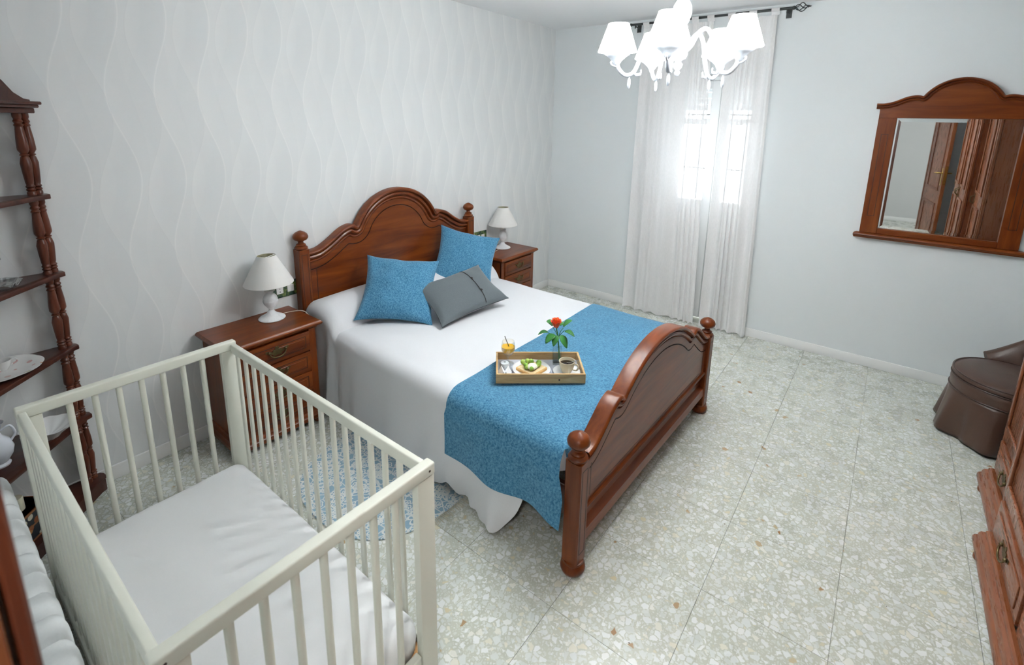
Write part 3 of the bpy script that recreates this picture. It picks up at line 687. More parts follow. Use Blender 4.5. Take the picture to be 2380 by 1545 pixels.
for ring, (n, r0, op, hh) in enumerate(((3, 0.004, 0.10, 0.036), (4, 0.008, 0.2, 0.038), (5, 0.012, 0.35, 0.037), (6, 0.0155, 0.6, 0.033))):
    for k in range(n):
        a = 2*PI*k/n+ring*0.6; b = B(); rw = []
        for i in range(6):
            t = i/5; rr_ = r0*(0.35+0.75*t**0.6)+0.006*op*t*t; z = -0.012+hh*t-0.010*op*t**3
            wdt = (0.95/n*2*PI)*(0.35+0.75*math.sin(PI*(0.15+0.7*t)))
            rw.append([hc+Vector((rr_*math.cos(a+wdt*(j/4-0.5)), rr_*math.sin(a+wdt*(j/4-0.5)), z-0.002*abs(j-2))) for j in range(5)])
        b.grid(rw).obj('petal', 'petal' if ring > 0 else 'petal_in', rs, smooth=80, thick=0.0006)
def leaf(root, base, tip, wdt):
    base, tip = Vector(base), Vector(tip); d = tip-base; sd = d.cross(Vector((0, 0, 1))).normalized(); rw = []
    for i in range(9):
        t = i/8; c = base+d*t+Vector((0, 0, -0.010*t*t+0.004*math.sin(PI*t))); ww = wdt*math.sin(PI*min(1, t*0.93+0.05))**0.75
        rw.append([c+sd*ww*s+Vector((0, 0, 0.18*ww*abs(s))) for s in (-1, -0.5, 0, 0.5, 1)])
    B().grid(rw).obj('leaf', 'leaf', root, smooth=80, thick=0.0005)
e1 = Vector((RX.x, RX.y, 0)).normalized(); e1 = Matrix.Rotation(-ta, 3, 'Z') @ e1; e2 = Vector((-e1.y, e1.x, 0))
def lp(a, b_, z): return e1*a+e2*b_+Vector((0, 0, z))
for (a0_, z0, a1_, z1, w, dd) in ((-0.018, 0.142, -0.040, 0.168, 0.013, 0.01), (-0.034, 0.120, -0.070, 0.120, 0.011, 0.0), (-0.012, 0.122, -0.045, 0.104, 0.014, -0.02), (0.008, 0.118, 0.030, 0.086, 0.014, -0.02),
                                  (0.020, 0.140, 0.052, 0.172, 0.011, 0.01), (0.024, 0.130, 0.058, 0.124, 0.013, -0.01), (0.008, 0.140, 0.034, 0.146, 0.013, 0.02), (-0.004, 0.12, -0.018, 0.098, 0.010, -0.025)):
    leaf(rs, lp(a0_, dd, z0), lp(a1_, dd*2, z1), w*1.3)
for a, z in ((-0.034, 0.120), (0.024, 0.130), (0.020, 0.140), (-0.018, 0.142)):
    B().tube([(0.002, 0.0, 0.100), lp(a*0.5, 0, z-0.014), lp(a, 0, z)], 0.0011, 6).obj('leaf_stalk', 'leaf', rs, smooth=60)
# napkin and small sugar jar
nk = B()
for k, (cx_, rot) in enumerate(((0.030, 0.15), (0.052, -0.2))):
    h = 0.030; w = 0.017
    c_, s_ = math.cos(rot), math.sin(rot)
    pts = [(-w, -0.03), (w, -0.03), (w, 0.03), (-w, 0.03)]
    P4 = [(cx_+c_*x-s_*y, 0.062+s_*x+c_*y) for x, y in pts]
    R2 = [(cx_+s_*0.03, 0.062-c_*0.03), (cx_-s_*0.03, 0.062+c_*0.03)]
    nk.add([(*P4[0], 0), (*P4[3], 0), (*R2[1], h), (*R2[0], h)], [(0, 1, 2, 3)]); nk.add([(*P4[1], 0), (*P4[2], 0), (*R2[1], h), (*R2[0], h)], [(0, 1, 2, 3)])
nko = nk.obj('napkin', 'sheet', None, thick=0.0012); nko.location = on_tray(0, 0, 0.0098); nko.rotation_euler = (0, 0, ta); tag(nko, 'folded white paper napkins at the left end of the tray', 'napkin')
jr = thing('sugar_jar', 'low clear glass jar in the left corner of the tray', 'jar', on_tray(0.042, 0.122), ta)
B().lathe([(0, 0), (0.020, 0), (0.023, 0.004), (0.023, 0.022), (0.019, 0.028), (0.017, 0.027), (0.020, 0.021), (0.020, 0.005), (0, 0.003)], 20).obj('jar_body', 'frost', jr, smooth=50)
B().lathe([(0, 0.030), (0.020, 0.0285), (0.020, 0.032), (0.006, 0.035), (0.005, 0.041), (0, 0.042)], 20).obj('lid', 'frost', jr, smooth=50)

# ------------------------------------------------------------------ nightstands
def bail_handle(root, x, y, z, sgn=-1, s=1.0, axis='x'):
    """aged brass drawer pull; faces sgn along y"""
    b = B()
    pts = []
    for k in range(24):
        a = 2*PI*k/24; r = 1+0.22*math.cos(6*a); pts.append((0.026*s*r*math.cos(a), 0.013*s*r*math.sin(a)))
    b.prism(pts, 0.0002, 0.003, fn=lambda p, q, c: (x+p, y+sgn*c, z+q))
    for e in (-1, 1):
        b.sphere((x+e*0.034*s, y+sgn*0.006, z+0.006*s), 0.006*s, 8, 6); b.prism([(e*0.022*s, -0.004*s), (e*0.048*s, 0.006*s), (e*0.046*s, 0.016*s), (e*0.020*s, 0.006*s)], 0.0002, 0.0025, fn=lambda p, q, c: (x+p, y+sgn*c, z+q))
    b.prism([(-0.006*s, 0.010*s), (0.006*s, 0.010*s), (0.008*s, 0.020*s), (0, 0.026*s), (-0.008*s, 0.020*s)], 0.0002, 0.0025, fn=lambda p, q, c: (x+p, y+sgn*c, z+q))
    h = b.obj('handle', 'brass', root, smooth=40)
    arc = [(x+0.034*s*math.cos(PI+PI*i/10)*1.0, y+sgn*(0.008+0.007*math.sin(PI*i/10)), z+0.004*s-0.022*s*math.sin(PI*i/10)) for i in range(11)]
    B().tube(arc, 0.0028*s, 8).obj('bail', 'brass', h, smooth=60)
    return h
def nightstand(label, loc):
    r = thing('nightstand', label, 'nightstand', loc, group='nightstands beside the bed')
    w, d, h = 0.500, 0.340, 0.600          # local: back at y=0, centred on x
    hw = w/2
    rows = []
    def ringxy(o, z): return [(-hw+o, -d+o, z), (hw-o, -d+o, z), (hw-o, -0.002, z), (-hw+o, -0.002, z)]
    for o, z in ((0.026, h-0.040), (0.020, h-0.032), (0.014, h-0.028), (0.004, h-0.022), (0.0, h-0.014), (0.002, h-0.007), (0.010, h), (0.2, h)): rows.append(ringxy(min(o, 0.16), z))
    rows.insert(0, [((p[0])*0.9, p[1]*0.9, p[2]) for p in rows[0]])
    B().grid(rows, wrap=True).add(ringxy(0.16, h), [(0, 1, 2, 3)]).obj('top', 'wood_x', r, smooth=35)
    bx, by = hw-0.030, d-0.030
    B().box(-bx, -bx+0.018, -by, -0.003, 0.07, h-0.040).box(bx-0.018, bx, -by, -0.003, 0.07, h-0.040).box(-bx+0.018, bx-0.018, -0.012, -0.003, 0.07, h-0.040).box(-bx+0.018, bx-0.018, -by+0.012, -0.012, 0.07, 0.09).obj('carcass', 'wood_z', r)
    for s in (-1, 1): B().box(s*(bx-0.038), s*bx, -by-0.001, -by+0.015, 0.071, h-0.040).obj('stile', 'wood_z', r, bevel=0.002)
    zs = [(0.442, 0.553), (0.326, 0.436), (0.210, 0.320), (0.096, 0.204)]
    for z0, z1 in zs:
        dr = B().box(-bx+0.040, bx-0.040, -by-0.010, -by+0.012, z0, z1).obj('drawer', 'wood_x', r, bevel=0.004, bseg=2)
        b = B(); i0, i1 = 0.022, 0.0255; X = bx-0.040; yy = -by-0.0107
        b.box(-X+i0, X-i0, yy, yy+0.0009, z0+i0, z0+i1).box(-X+i0, X-i0, yy, yy+0.0009, z1-i1, z1-i0)
        b.box(-X+i0, -X+i1, yy, yy+0.0009, z0+i1, z1-i1).box(X-i1, X-i0, yy, yy+0.0009, z0+i1, z1-i1)
        b.obj('groove_shade_line', 'groove', dr)  # dark frame paints the groove shade on the drawer front
        b = B().box(-X+0.034, X-0.034, -by-0.0135, -by-0.0098, z0+0.034, z1-0.034).obj('raised_field', 'wood_x', dr, bevel=0.003)
        bail_handle(dr, 0, -by-0.0135, (z0+z1)/2+0.004, -1, 1.25)
    rows = [ringxy(o, z) for o, z in ((0.034, 0.096), (0.026, 0.092), (0.022, 0.082), (0.012, 0.076), (0.010, 0.066), (0.004, 0.060), (0.004, 0.040), (0.010, 0.034), (0.06, 0.034))]
    B().grid(rows, wrap=True).obj('plinth', 'wood_x', r, smooth=35)
    for sx in (-1, 1):
        for yy in (-d+0.04, -0.045): B().lathe([(0, 0), (0.018, 0), (0.026, 0.010), (0.024, 0.026), (0.016, 0.036)], 14, (sx*(hw-0.045), yy, 0)).obj('foot', 'wood_z', r, smooth=50)
    return r
n1 = nightstand('reddish wooden nightstand with drawers between the cot and the bed', (-3.003, -0.013, 0))
n2 = nightstand('reddish wooden nightstand in the room corner by the window wall', (-0.953, -0.013, 0))

# ------------------------------------------------------------------ bedside lamps
def table_lamp(label, x, y, cordpts):
    r = thing('table_lamp', label, 'lamp', (x, y, 0.6003), group='white bedside lamps')
    B().lathe([(0, 0), (0.066, 0), (0.068, 0.004), (0.062, 0.010), (0.050, 0.016), (0.030, 0.028), (0.018, 0.040), (0.012, 0.050)], 28).obj('base', 'chalk', r, smooth=45)
    B().lathe([(0.011, 0.050), (0.013, 0.058), (0.020, 0.066), (0.034, 0.086), (0.038, 0.100), (0.037, 0.106), (0.036, 0.108), (0.037, 0.112), (0.032, 0.128), (0.020, 0.142), (0.014, 0.148), (0.018, 0.152), (0.026, 0.158), (0.027, 0.162), (0.012, 0.166)], 28).obj('body', 'chalk', r, smooth=45)
    B().lathe([(0.012, 0.166), (0.013, 0.210), (0.010, 0.212), (0.004, 0.26), (0.004, 0.345), (0, 0.346)], 14).obj('socket', 'plastic', r, smooth=45)
    shd = B().lathe([(0.122, 0.203), (0.122, 0.205), (0.046, 0.352), (0.046, 0.354)], 40, closed=False).obj('lamp_shade', 'shade', r, smooth=45, thick=0.0015)
    rim = B()
    for R_, z_ in ((0.122, 0.203), (0.046, 0.354)): rim.tube([(R_*math.cos(2*PI*k/40), R_*math.sin(2*PI*k/40), z_) for k in range(41)], 0.0016, 6)
    rim.obj('rim', 'shade', shd, smooth=60)
    B().lathe([(0.1205, 0.204), (0.0445, 0.353)], 40, closed=False).obj('lining', 'shade_in', shd, smooth=45)
    for k in range(3):
        a = 2*PI*k/3; B().tube([(0.004*math.cos(a), 0.004*math.sin(a), 0.344), (0.0455*math.cos(a), 0.0455*math.sin(a), 0.352)], 0.001, 6).obj('spider', 'steel', shd)
    B().tube(catmull([Vector(p)-Vector((x, y, 0.6003)) for p in cordpts], 8), 0.0022, 8).obj('cord', 'cord', r, smooth=60)
    return r
table_lamp('white bedside lamp on the nightstand next to the cot', -2.915, -0.128, [(-2.86, -0.115, 0.604), (-2.81, -0.12, 0.6035), (-2.77, -0.15, 0.606), (-2.757, -0.185, 0.6045), (-2.748, -0.20, 0.585)])
table_lamp('white bedside lamp on the far nightstand by the window wall', -0.905, -0.118, [(-0.965, -0.13, 0.604), (-1.04, -0.15, 0.6035), (-1.12, -0.15, 0.6035), (-1.19, -0.13, 0.604)])

# ------------------------------------------------------------------ wall sockets with landscape print
def print_mat():
    k = N('green_landscape_print'); v = k.coord(); n = k.noise(v, 30, 5, 0.65, 1.0)
    k.set(k.ramp(n, [(0.25, (0.008, 0.018, 0.02)), (0.45, (0.03, 0.07, 0.04)), (0.58, (0.14, 0.20, 0.06)), (0.72, (0.30, 0.34, 0.16)), (0.85, (0.5, 0.52, 0.45))]), 0.25); return k.m
M['print'] = print_mat()
def wall_plate(label, x0, x1, z0, z1, kinds):
    r = thing('socket_plate', label, 'wall socket', ((x0+x1)/2, 0, (z0+z1)/2), group='socket plates beside the headboard')
    hw, hh = (x1-x0)/2, (z1-z0)/2
    B().box(-hw, hw, -0.008, -0.0005, -hh, hh).obj('cover', 'print', r, bevel=0.002)
    for cx_, kd in kinds:
        mo = B().box(cx_-0.0195, cx_+0.0195, -0.0105, -0.0078, -0.021, 0.021).obj('switch' if kd == 'switch' else 'socket', 'plastic', r, bevel=0.001)
        if kd == 'switch': B().box(cx_-0.0006, cx_+0.0006, -0.0109, -0.0104, -0.020, 0.020).obj('gap', 'steel', mo)
        else:
            for dz in (-0.009, 0.009): B().lathe([(0, 0), (0.0028, 0), (0.0028, 0.0006), (0, 0.0006)], 10).obj('pin_hole', 'black', mo).matrix_local = Matrix.Translation((cx_, -0.0104, dz)) @ Matrix.Rotation(PI/2, 4, 'X')
wall_plate('green patterned socket plate between the near lamp and the headboard', -2.852, -2.690, 0.655, 0.747, ((-0.030, 'socket'), (0.034, 'switch')))
wall_plate('green patterned switch plate between the headboard and far lamp', -1.150, -0.990, 0.655, 0.757, ((-0.024, 'switch'), (0.030, 'switch')))

# ------------------------------------------------------------------ cot
CXA, CYA, CW, CL, CH = -3.965, -0.608, 0.655, 1.215, 0.767
cot = thing('cot', 'cream white slatted baby cot in the left foreground', 'cot', (CXA, CYA, 0))
RT = 0.036
for y0 in (0.0, -CL+0.032):
    rl = B().box(0, CW, y0-0.032, y0, CH-RT, CH).obj('end_rail', 'crib', cot, bevel=0.005, bseg=3)
    for sx in (0.02, CW-0.02): B().lathe([(0, 0), (0.0035, 0), (0.0035, 0.0008), (0, 0.0008)], 10).obj('screw_hole', 'groove', rl).matrix_local = Matrix.Translation((sx, y0-(0.0318 if y0 < -0.5 else -0.0006), CH-0.018)) @ Matrix.Rotation(PI/2, 4, 'X')
    B().box(0.062, CW-0.062, y0-0.028, y0-0.004, 0.10, 0.155).obj('bottom_rail', 'crib', cot, bevel=0.003)
    for sx in (0, CW-0.060): B().box(sx+0.001, sx+0.059, y0-0.029, y0-0.003, 0, CH-RT-0.001).obj('post', 'crib', cot, bevel=0.003, bseg=2)
    for k in range(7):
        x = 0.060+(CW-0.12)*(k+1)/8
        B().tube([(x, y0-0.016, 0.150), (x, y0-0.016, CH-RT+0.002)], 0.0095, 14).obj('dowel', 'crib', cot, smooth=50)
ya, yb = -0.033, -CL+0.033
first = None
for sx in (0.004, CW-0.024):
    B().box(sx, sx+0.020, yb, ya, CH-0.048, CH-0.010).obj('side_rail', 'crib', cot, bevel=0.004, bseg=3)
    B().box(sx, sx+0.020, yb, ya, 0.085, 0.135).obj('side_rail', 'crib', cot, bevel=0.004)
    for k in range(17):
        y = ya+(yb-ya)*(k+0.5)/17
        if first is None: first = B().box(-0.0055, 0.0055, -0.0105, 0.0105, 0.13, CH-0.046).obj('slat', 'crib', cot, bevel=0.003, bseg=2); o = first
        else: o = first.copy(); COL.objects.link(o)
        o.location = (sx+0.010, y, 0)
for k in range(9):
    y = ya-0.03+(yb-ya+0.06)*k/8; B().box(0.027, CW-0.027, y-0.028, y+0.028, 0.112, 0.124).obj('base_slat', 'slatwood', cot, bevel=0.002)
def soft_box(w, l, h, nx=20, ny=34, r=0.05, bulge=0.012, seed=0, wr=0.005):
    rows = []
    def rnd(t, L): return t
    b = B(); prof = [(0.0, 0.0)]
    lay = [(0.010, 0.0), (0.0, 0.012), (-0.004, h*0.5), (0.002, h-0.030), (0.010, h-0.014), (0.022, h-0.004), (0.045, h)]
    def ring(o, z):
        pts = []; a, c = w/2-o, l/2-o; rr = max(0.004, r-o)
        for q, (sx, sy) in enumerate(((1, 1), (-1, 1), (-1, -1), (1, -1))):
            for k in range(7):
                t = (q+k/6)*PI/2; pts.append((sx*(a-rr)+rr*math.cos(t), sy*(c-rr)+rr*math.sin(t), z))
        # add points along straight edges
        out = []
        for i in range(len(pts)):
            p, n_ = Vector(pts[i]), Vector(pts[(i+1) % len(pts)]); d = (n_-p).length; k = max(1, int(round(d/0.05))) if i % 7 == 6 else 1
            for j in range(k): out.append(p+(n_-p)*j/k)
        return out
    base = ring(0, 0); nn = len(base)
    for o, z in lay:
        rg = ring(o, z)
        if len(rg) != nn: # resample along matched fractions
            rg = [Vector((p.x*(w/2-o)/(w/2), p.y*(l/2-o)/(l/2), z)) for p in base]
        rows.append([p+Vector((0, 0, wr*ns(p.x*9+seed, p.y*9, z*20) if z > h*0.6 else 0)) for p in rg])
    top = rows[-1]
    for f in (0.9, 0.78, 0.62, 0.45, 0.28, 0.12, 0.02):
        rows.append([Vector((p.x*f, p.y*f, h+bulge*(1-f*f)+wr*0.9*ns(p.x*f*7+seed, p.y*f*7, 1)+0.0018*math.sin(p.y*f*40+p.x*f*9)*max(0, 0.25-abs(p.x*f+0.0-0.14)))) for p in top])
    b.grid(rows, wrap=True); k = len(b.v)-nn; b.f.append(tuple(range(k, k+nn))); b.mi.append(0); b.f.append(tuple(range(nn))[::-1]); b.mi.append(0)
    return b
mt = soft_box(CW-0.064, CL-0.075, 0.115).obj('cot_mattress', 'sheet', None, smooth=60)
mt.location = (CXA+CW/2, CYA-CL/2, 0.1245); tag(mt, 'white sheeted mattress lying inside the cot', 'mattress')

# ------------------------------------------------------------------ quilted pad standing between cot and doorway wall
rows = []
QY0, QY1, QX0, QX1, QZ = -0.50, -2.08, -4.094, -4.000, 0.515
nq = 17; ny_ = nq*10
for i in range(ny_+1):
    t = i/ny_; y = QY0+(QY1-QY0)*t; s = abs(math.sin(PI*nq*t)); pf = 0.0+1.0*s**0.5
    if i in (0, ny_): pf = 0.1
    r = []; cx_ = (QX0+QX1)/2; hx = (QX1-QX0)/2
    for k in range(25):
        a = -PI/2+2*PI*k/24*1.0
        ex = 0.5
        cc, ss_ = math.cos(a), math.sin(a)
        x = cx_+(hx-0.016*(1-pf))*math.copysign(abs(cc)**ex, cc); zc_ = (QZ+0.004)/2
        z = zc_+(zc_-0.004-0.022*(1-pf))*math.copysign(abs(ss_)**0.22, ss_)
        r.append((x, y, max(0.002, z)))
    rows.append(r)
qb = B().grid(rows); n25 = 25
qb.f.append(tuple(range(25))); qb.mi.append(0); qb.f.append(tuple(range(len(qb.v)-25, len(qb.v)))); qb.mi.append(0)
q_ = qb.obj('quilted_pad', 'quilt', None, smooth=50); tag(q_, 'white quilted mattress pad standing on edge left of the cot', 'mattress pad')

# ------------------------------------------------------------------ corner shelf
CS = 0.408
sh_ = thing('corner_shelf', 'dark reddish wooden corner shelf with turned posts at the left edge', 'shelf', (XL, 0, 0))
zs = [0.070, 0.387, 0.714, 1.038, 1.359, 1.690]
def shelf_poly(o, e):
    # corner at the origin, right tip along +x, left tip along -y
    a = CS+o
    return [(0.0145, -0.0145), (a-0.012, -0.0145), (a, -0.030), (a+0.004, -0.058-o), (a-0.016, -0.068-o), (0.068+o, -a+0.016), (0.058+o, -a-0.004), (0.030, -a), (0.0145, -a+0.012)]
for k, z in enumerate(zs):
    if k == 0:
        B().prism(shelf_poly(0.004, 0), 0.0, 0.062).prism(shelf_poly(0.010, 0), 0.062, 0.070).obj('plinth', 'wood_dark', sh_, bevel=0.002); continue
    B().prism(shelf_poly(0, 0), z-0.020, z).obj('shelf', 'wood_dark', sh_, bevel=0.004, bseg=2)
B().prism(shelf_poly(0.012, 0), 1.6905, 1.702).prism(shelf_poly(0.020, 0), 1.702, 1.714).obj('cornice', 'wood_dark', sh_, bevel=0.003)
# pediment along the diagonal front
A0 = Vector((CS-0.005, -0.060, 1.714)); A1 = Vector((0.060, -CS+0.005, 1.714)); dd = (A1-A0); inn = Vector((-1, 1, 0)).normalized()*-0.0
prs = [(0.0, 0.006), (0.06, 0.010), (0.14, 0.030), (0.22, 0.070), (0.32, 0.105), (0.42, 0.122), (0.5, 0.126)]; prs = prs+[(1-a, b_) for a, b_ in prs[-2::-1]]
nrm = Vector((-dd.y, dd.x, 0)).normalized()
if nrm.dot(Vector((-1, 1, 0))) < 0: nrm = -nrm
b = B(); rows = []
for t, h in prs:
    p = A0+dd*t; rows.append([p, p+Vector((0, 0, h)), p+nrm*0.018+Vector((0, 0, h)), p+nrm*0.018])
b.grid(rows, wrap=True).obj('pediment', 'wood_dark', sh_, smooth=35)
def spindle(x, y, z0, z1):
    L = z1-z0; pf = [(0.014, 0), (0.014, 0.012), (0.011, 0.016), (0.015, 0.022), (0.011, 0.028), (0.015, 0.034), (0.011, 0.040), (0.013, 0.050), (0.016, 0.30*L), (0.0175, 0.40*L), (0.013, 0.47*L), (0.010, 0.485*L), (0.014, 0.495*L), (0.014, 0.505*L), (0.010, 0.515*L), (0.0175, 0.56*L)]
    pf += [(0.0175, 0.60*L), (0.016, 0.70*L), (0.012, 0.84*L), (0.011, L-0.052), (0.015, L-0.044), (0.011, L-0.038), (0.015, L-0.030), (0.011, L-0.022), (0.014, L-0.014), (0.014, L)]
    return B().lathe(pf, 14, (x, y, z0))
for k in range(5):
    z0, z1 = zs[k]+0.0002, zs[k+1]-0.0202
    for (x, y) in ((CS-0.026, -0.034), (CS-0.049, -0.057), (0.034, -CS+0.026), (0.057, -CS+0.049)):
        spindle(x, y, z0, z1).obj('spindle', 'wood_darkz', sh_, smooth=45)
# things on the shelf
gd = thing('glass_bowl', 'cut glass dish with a curved swan neck handle on the corner shelf', 'bowl', (-3.905, -0.160, 1.0383))
pr2 = []
rows = []
for r_, z_ in ((0.0, 0.001), (0.045, 0.001), (0.062, 0.012), (0.070, 0.026), (0.066, 0.026), (0.056, 0.013), (0.040, 0.006), (0.0, 0.006)):
    rows.append([(r_*(1+0.035*math.cos(12*2*PI*k/72))*math.cos(2*PI*k/72), r_*(1+0.035*math.cos(12*2*PI*k/72))*math.sin(2*PI*k/72), z_) for k in range(72)])
B().grid(rows, wrap=True).obj('dish', 'cutglass', gd, smooth=25)
B().tube(catmull([(-0.05, 0.02, 0.02), (-0.055, 0.03, 0.06), (-0.03, 0.045, 0.095), (0.02, 0.05, 0.108), (0.028, 0.05, 0.098)], 6), [0.006]*20+[0.004]*5, 8).obj('neck', 'cutglass', gd, smooth=60)
def floral(name, base, spots):
    k = N(name); v = k.coord(); vo = k.vor(v, 26); s = k.n('ShaderNodeSeparateColor'); k.l(vo['Color'], s.inputs[0])
    msk = k.math('MULTIPLY', k.math('LESS_THAN', vo['Distance'], 0.30), k.math('GREATER_THAN', s.outputs[1], 0.45))
    k.set(k.mix(msk, base, k.ramp(s.outputs[0], spots, 'CONSTANT')), 0.18); return k.m
M['floral'] = floral('floral_porcelain', (0.72, 0.72, 0.71), [(0.0, (0.60, 0.38, 0.36)), (0.35, (0.66, 0.50, 0.46)), (0.6, (0.42, 0.40, 0.22)), (0.8, (0.70, 0.36, 0.20))])
M['floral_blue'] = floral('blue_floral_porcelain', (0.68, 0.72, 0.78), [(0.0, (0.15, 0.28, 0.20)), (0.4, (0.55, 0.62, 0.75)), (0.7, (0.55, 0.12, 0.10))])
sp_ = thing('serving_plate', 'scalloped floral porcelain plate on the corner shelf', 'plate', (-3.945, -0.158, 0.7143))
rows = []
for r_, z_ in ((0.0, 0.001), (0.075, 0.001), (0.085, 0.004), (0.118, 0.018), (0.122, 0.021), (0.116, 0.021), (0.083, 0.009), (0.0, 0.006)):
    rows.append([(r_*(1+0.025*abs(math.cos(4*2*PI*k/64)))*math.cos(2*PI*k/64), r_*(1+0.025*abs(math.cos(4*2*PI*k/64)))*math.sin(2*PI*k/64), z_) for k in range(64)])
B().grid(rows, wrap=True).obj('dish', 'floral', sp_, smooth=45)
for (x, y, lab) in ((-3.935, -0.135, 'pink floral coffee cup on the plate, nearer the turned post'), (-3.990, -0.205, 'pink floral coffee cup on the plate at the picture edge')):
    fc = thing('floral_cup', lab, 'cup', (x, y, 0.7208), group='floral cups on the plate')
    B().lathe([(0, 0), (0.016, 0), (0.018, 0.004), (0.026, 0.018), (0.029, 0.036), (0.031, 0.040), (0.028, 0.039), (0.024, 0.018), (0, 0.006)], 24).obj('bowl', 'floral', fc, smooth=50)
    B().tube(catmull([(0.026, 0, 0.032), (0.040, 0, 0.034), (0.043, 0, 0.022), (0.026, 0, 0.014)], 5), 0.0028, 8).obj('handle', 'floral', fc, smooth=60)
dsh = thing('scalloped_dish', 'white scalloped dish leaning at the back of the lower shelf', 'dish', (-3.848, -0.135, 0.3875))
rows = []
for r_, z_ in ((0.0, 0.0), (0.030, 0.0), (0.045, 0.018), (0.080, 0.045), (0.084, 0.050), (0.078, 0.048), (0.042, 0.022), (0.0, 0.006)):
    rows.append([(r_*(1+0.05*math.cos(9*2*PI*k/72))*math.cos(2*PI*k/72), r_*(1+0.05*math.cos(9*2*PI*k/72))*math.sin(2*PI*k/72), z_) for k in range(72)])
B().grid(rows, wrap=True).obj('dish', 'porcelain', dsh, smooth=45)
vz = thing('porcelain_vase', 'blue and white floral porcelain vase on the lower shelf', 'vase', (-4.000, -0.215, 0.3873))
B().lathe([(0, 0), (0.030, 0), (0.032, 0.006), (0.026, 0.014), (0.042, 0.040), (0.048, 0.066), (0.040, 0.096), (0.022, 0.118), (0.018, 0.135), (0.026, 0.160), (0.034, 0.170), (0.030, 0.168), (0.014, 0.135), (0, 0.12)], 26).obj('body', 'floral_blue', vz, smooth=50)
for s in (-1, 1): B().tube(catmull([(s*0.020, 0, 0.135), (s*0.045, 0, 0.145), (s*0.056, 0, 0.110), (s*0.042, 0, 0.085)], 5), 0.004, 8).obj('handle', 'floral_blue', vz, smooth=60)
bxm = N('folk_pattern_print'); v = bxm.coord(scale=(1, 1, 1)); vo = bxm.vor(v, 34); sx_ = bxm.n('ShaderNodeSeparateColor'); bxm.l(vo['Color'], sx_.inputs[0])
bxm.set(bxm.mix(bxm.math('LESS_THAN', vo['Distance'], 0.42), (0.012, 0.018, 0.025), bxm.ramp(sx_.outputs[0], [(0.0, (0.30, 0.08, 0.02)), (0.3, (0.62, 0.60, 0.48)), (0.55, (0.03, 0.10, 0.09)), (0.75, (0.45, 0.20, 0.06))], 'CONSTANT')), 0.35)
dbx = thing('patterned_box', 'dark box with an orange and cream folk pattern on the shelf base', 'box', (-3.985, -0.235, 0.0705), math.radians(45))
B().box(-0.075, 0.075, -0.055, 0.055, 0, 0.12).obj('box_body', bxm.m, dbx, bevel=0.003)
for z in (0.0, 0.058, 0.112): B().box(-0.0765, 0.0765, -0.0565, 0.0565, z+0.001, z+0.008).obj('band', plain('copper_band_%d' % int(z*1000), (0.30, 0.11, 0.035), 0.4, 0.2), dbx)
cn = B().lathe([(0, 0), (0.022, 0), (0.0225, 0.003), (0.0225, 0.050), (0.020, 0.053), (0.003, 0.050), (0, 0.050)], 20).obj('candle', plain('ivory_wax', (0.72, 0.70, 0.55), 0.5, 0.04, Subsurface_Weight=0.1), None, smooth=45)
cn.location = (-3.985, -0.235, 0.1912); tag(cn, 'stubby ivory candle on top of the patterned box', 'candle')

# ------------------------------------------------------------------ rug
def rug_mat():
    k = N('blue_lace_rug'); v = k.coord()
    def flower(scale, rnd, r0, amp, pet, w):
        vo = k.vor(v, scale, rnd=rnd); df = k.n('ShaderNodeVectorMath', operation='SUBTRACT'); k.l(v, df.inputs[0]); k.l(vo['Position'], df.inputs[1])
        sp3 = k.n('ShaderNodeSeparateXYZ'); k.l(df.outputs[0], sp3.inputs[0])
        th = k.math('ARCTAN2', sp3.outputs[1], sp3.outputs[0]); r = k.math('SQRT', k.math('ADD', k.math('MULTIPLY', sp3.outputs[0], sp3.outputs[0]), k.math('MULTIPLY', sp3.outputs[1], sp3.outputs[1])))
        pt = k.math('ABSOLUTE', k.math('COSINE', k.math('MULTIPLY', th, pet)))
        l1 = k.math('LESS_THAN', k.math('ABSOLUTE', k.math('SUBTRACT', r, k.math('ADD', r0, k.math('MULTIPLY', pt, amp)))), w)
        l2 = k.math('LESS_THAN', k.math('ABSOLUTE', k.math('SUBTRACT', r, r0*0.45)), w*0.9)
        sp_l = k.math('MULTIPLY', k.math('LESS_THAN', pt, 0.16), k.math('LESS_THAN', r, r0))
        return k.math('MAXIMUM', k.math('MAXIMUM', l1, l2), sp_l)
    f = k.math('MAXIMUM', flower(8.5, 0.6, 0.030, 0.016, 4, 0.0045), flower(17, 0.9, 0.013, 0.006, 2.5, 0.0028))
    net = k.math('LESS_THAN', k.vor(v, 24, 'DISTANCE_TO_EDGE')['Distance'], 0.06)
    f = k.math('MULTIPLY', k.math('MAXIMUM', f, k.math('MULTIPLY', net, 0.8)), k.math('ADD', 0.72, k.math('MULTIPLY', k.noise(v, 40, 2), 0.4)), clamp=True)
    k.set(k.mix(f, (0.24, 0.37, 0.47), (0.68, 0.70, 0.665)), 0.95); k.bump(f, 0.4, 0.003); return k.m
M['rug'] = rug_mat()
RCX, RCY, RA, RB_ = -2.755, -0.965, 0.445, 0.400
rug = thing('rug', 'small oval blue rug with cream lace pattern beside the bed', 'rug', (RCX, RCY, 0))
pts = []
for k in range(72):
    a = 2*PI*k/72; c_, s_ = math.cos(a), math.sin(a); pts.append((RA*math.copysign(abs(c_)**(2/2.5), c_), RB_*math.copysign(abs(s_)**(2/2.5), s_)))
B().prism(pts, 0.0005, 0.007).obj('pile', 'rug', rug, bevel=0.002)
fr = B()
